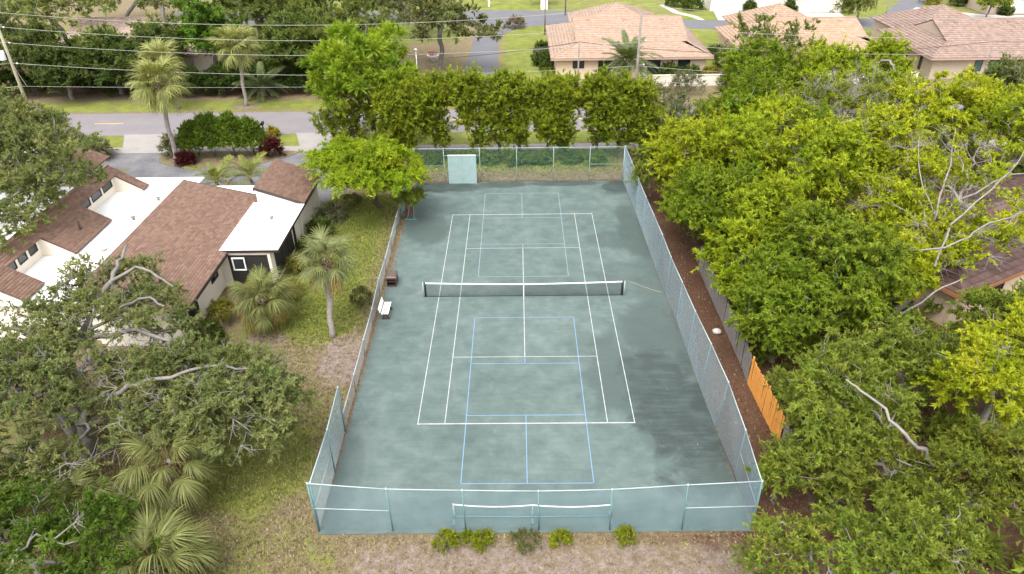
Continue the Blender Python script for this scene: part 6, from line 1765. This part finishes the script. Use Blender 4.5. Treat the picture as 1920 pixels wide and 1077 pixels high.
def undergrowth():
    rng = np.random.default_rng(900)
    P = scatter(1500, 12.6, 44, -24, 34, rng, lambda x, y: (x > 12.9) & ~((x > 24) & (y < 14) & (y > -6) & (x - 24 > (y + 5) * 0.4)))
    cent = np.column_stack([P, rng.uniform(0.1, 1.1, len(P))])
    od = np.tile(np.array([0, 0, 1.0]), (len(P), 1))
    V, F, C_ = leaf_quads(cent, od, style(MIDG, 0.8, 0.8, 7, 8, 0.32, 0.16, young=0.3), rng)
    V[:, 2] = np.maximum(V[:, 2], 0.01)
    tag(link("undergrowth", np_mesh("undergrowth", V, F, C_), M['leaf']), "green undergrowth below the trees east of the wooden fence", "undergrowth", kind="stuff")
undergrowth()

def grass():
    rng = np.random.default_rng(901)
    allV, allC = [], []
    for n, x0, x1, y0, y1, s in ((60000, -22, -9.3, -22, 16, 1.5), (11000, -10, 11, -23.5, -18.7, 1.3), (9000, -9, 9, 19, 25.8, 1.7), (1200, 9.7, 12, -18, 18, 1.3)):
        P = scatter(n, x0, x1, y0, y1, rng, lambda x, y: (cover(x, y)[:, 0] + rng.normal(0, 0.2, len(x)) > 0.30) & ~((x < -15.8) & (y > -5.6)))
        cv = cover(P[:, 0], P[:, 1])
        m = len(P)
        for k in range(2):
            a = rng.uniform(0, 2 * np.pi, m)
            ln = rng.uniform(0.05, 0.13, m) * s
            w = rng.uniform(0.012, 0.03, m) * s
            lean = rng.uniform(0.3, 1.0, m)[:, None]
            b = np.column_stack([P + rng.normal(0, 0.03, P.shape), np.full(m, 0.003)])
            d = np.column_stack([np.cos(a), np.sin(a)])
            sd_ = np.column_stack([-np.sin(a), np.cos(a), np.zeros(m)])
            tip = b + np.column_stack([d * lean * ln[:, None], (ln * 0.7)])
            allV.append(np.stack([b - sd_ * w[:, None], b + sd_ * w[:, None], tip], 1))
            g = np.clip(cv[:, 0:1] + rng.normal(0, 0.28, (m, 1)) - 0.1, 0, 1)
            c = np.array([0.25, 0.195, 0.115]) * (1 - g) + np.array([0.150, 0.190, 0.028]) * g
            allC.append(c * np.clip(1 + rng.normal(0, 0.24, (m, 1)), 0.4, 1.8))
    V = np.concatenate(allV).reshape(-1, 3)
    C_ = np.clip(np.concatenate(allC), 0.01, 1)
    o = link("grass", np_mesh("grass", V, np.arange(len(V)).reshape(-1, 3), C_), M['grass'])
    tag(o, "patchy green and straw coloured grass on the lawns", "grass", kind="stuff")
grass()

def litter():
    rng = np.random.default_rng(902)
    parts = []
    def add(n, x0, x1, y0, y1, keep, c0, c1, s):
        P = scatter(n, x0, x1, y0, y1, rng, keep)
        m = len(P)
        a = rng.uniform(0, 2 * np.pi, m)
        l = rng.uniform(0.5, 1.3, m) * s
        d = np.column_stack([np.cos(a), np.sin(a), rng.normal(0, 0.35, m)]) * l[:, None]
        sd_ = np.column_stack([-np.sin(a), np.cos(a), rng.normal(0, 0.35, m)]) * l[:, None] * rng.uniform(0.2, 0.5, (m, 1))
        p = np.column_stack([P, rng.uniform(0.02, 0.06, m)])
        V = np.stack([p - d, p + sd_, p + d, p - sd_], 1)
        f = rng.uniform(0, 1, (m, 1))
        c = (np.array(c0) * (1 - f) + np.array(c1) * f) * 0.75
        parts.append((V, c))
    add(16000, 9.4, 12.4, -19, 22, lambda x, y: x > 9.45 + 0.012 * (-y), (0.06, 0.026, 0.016), (0.24, 0.125, 0.08), 0.055)
    add(2600, -9.4, -8.75, -18.6, 11, lambda x, y: np.abs(x + 9.05) < 0.30 * rng.uniform(0, 1, len(x)), (0.16, 0.06, 0.02), (0.34, 0.15, 0.06), 0.05)
    add(2200, 9.0, 9.6, -18, 18, lambda x, y: np.abs(x - (9.55 - 0.02 * (y + 18))) < 0.16, (0.12, 0.06, 0.03), (0.28, 0.17, 0.09), 0.05)
    add(2500, -9.2, 9.6, -19.1, -18.55, lambda x, y: rng.uniform(0, 1, len(x)) < np.clip((x + 1) / 9, 0.15, 1), (0.14, 0.075, 0.045), (0.30, 0.19, 0.13), 0.05)
    add(1500, -9.6, 9.0, 18.2, 18.6, lambda x, y: x < 99, (0.14, 0.07, 0.03), (0.32, 0.18, 0.09), 0.06)
    add(220, -8.8, 9.3, -18, 18, lambda x, y: np.abs(x) + rng.normal(0, 2, len(x)) > 5.5, (0.16, 0.11, 0.06), (0.42, 0.36, 0.26), 0.035)
    V = np.concatenate([v for v, c in parts]).reshape(-1, 3)
    C_ = np.concatenate([c for v, c in parts])
    V[:, 2] = np.maximum(V[:, 2], 0.008)
    o = link("leaf_litter", np_mesh("leaf_litter", V, np.arange(len(V)).reshape(-1, 4), C_), M['chips'])
    tag(o, "red brown mulch chips and dry leaves along the court edges", "litter", kind="stuff")
litter()
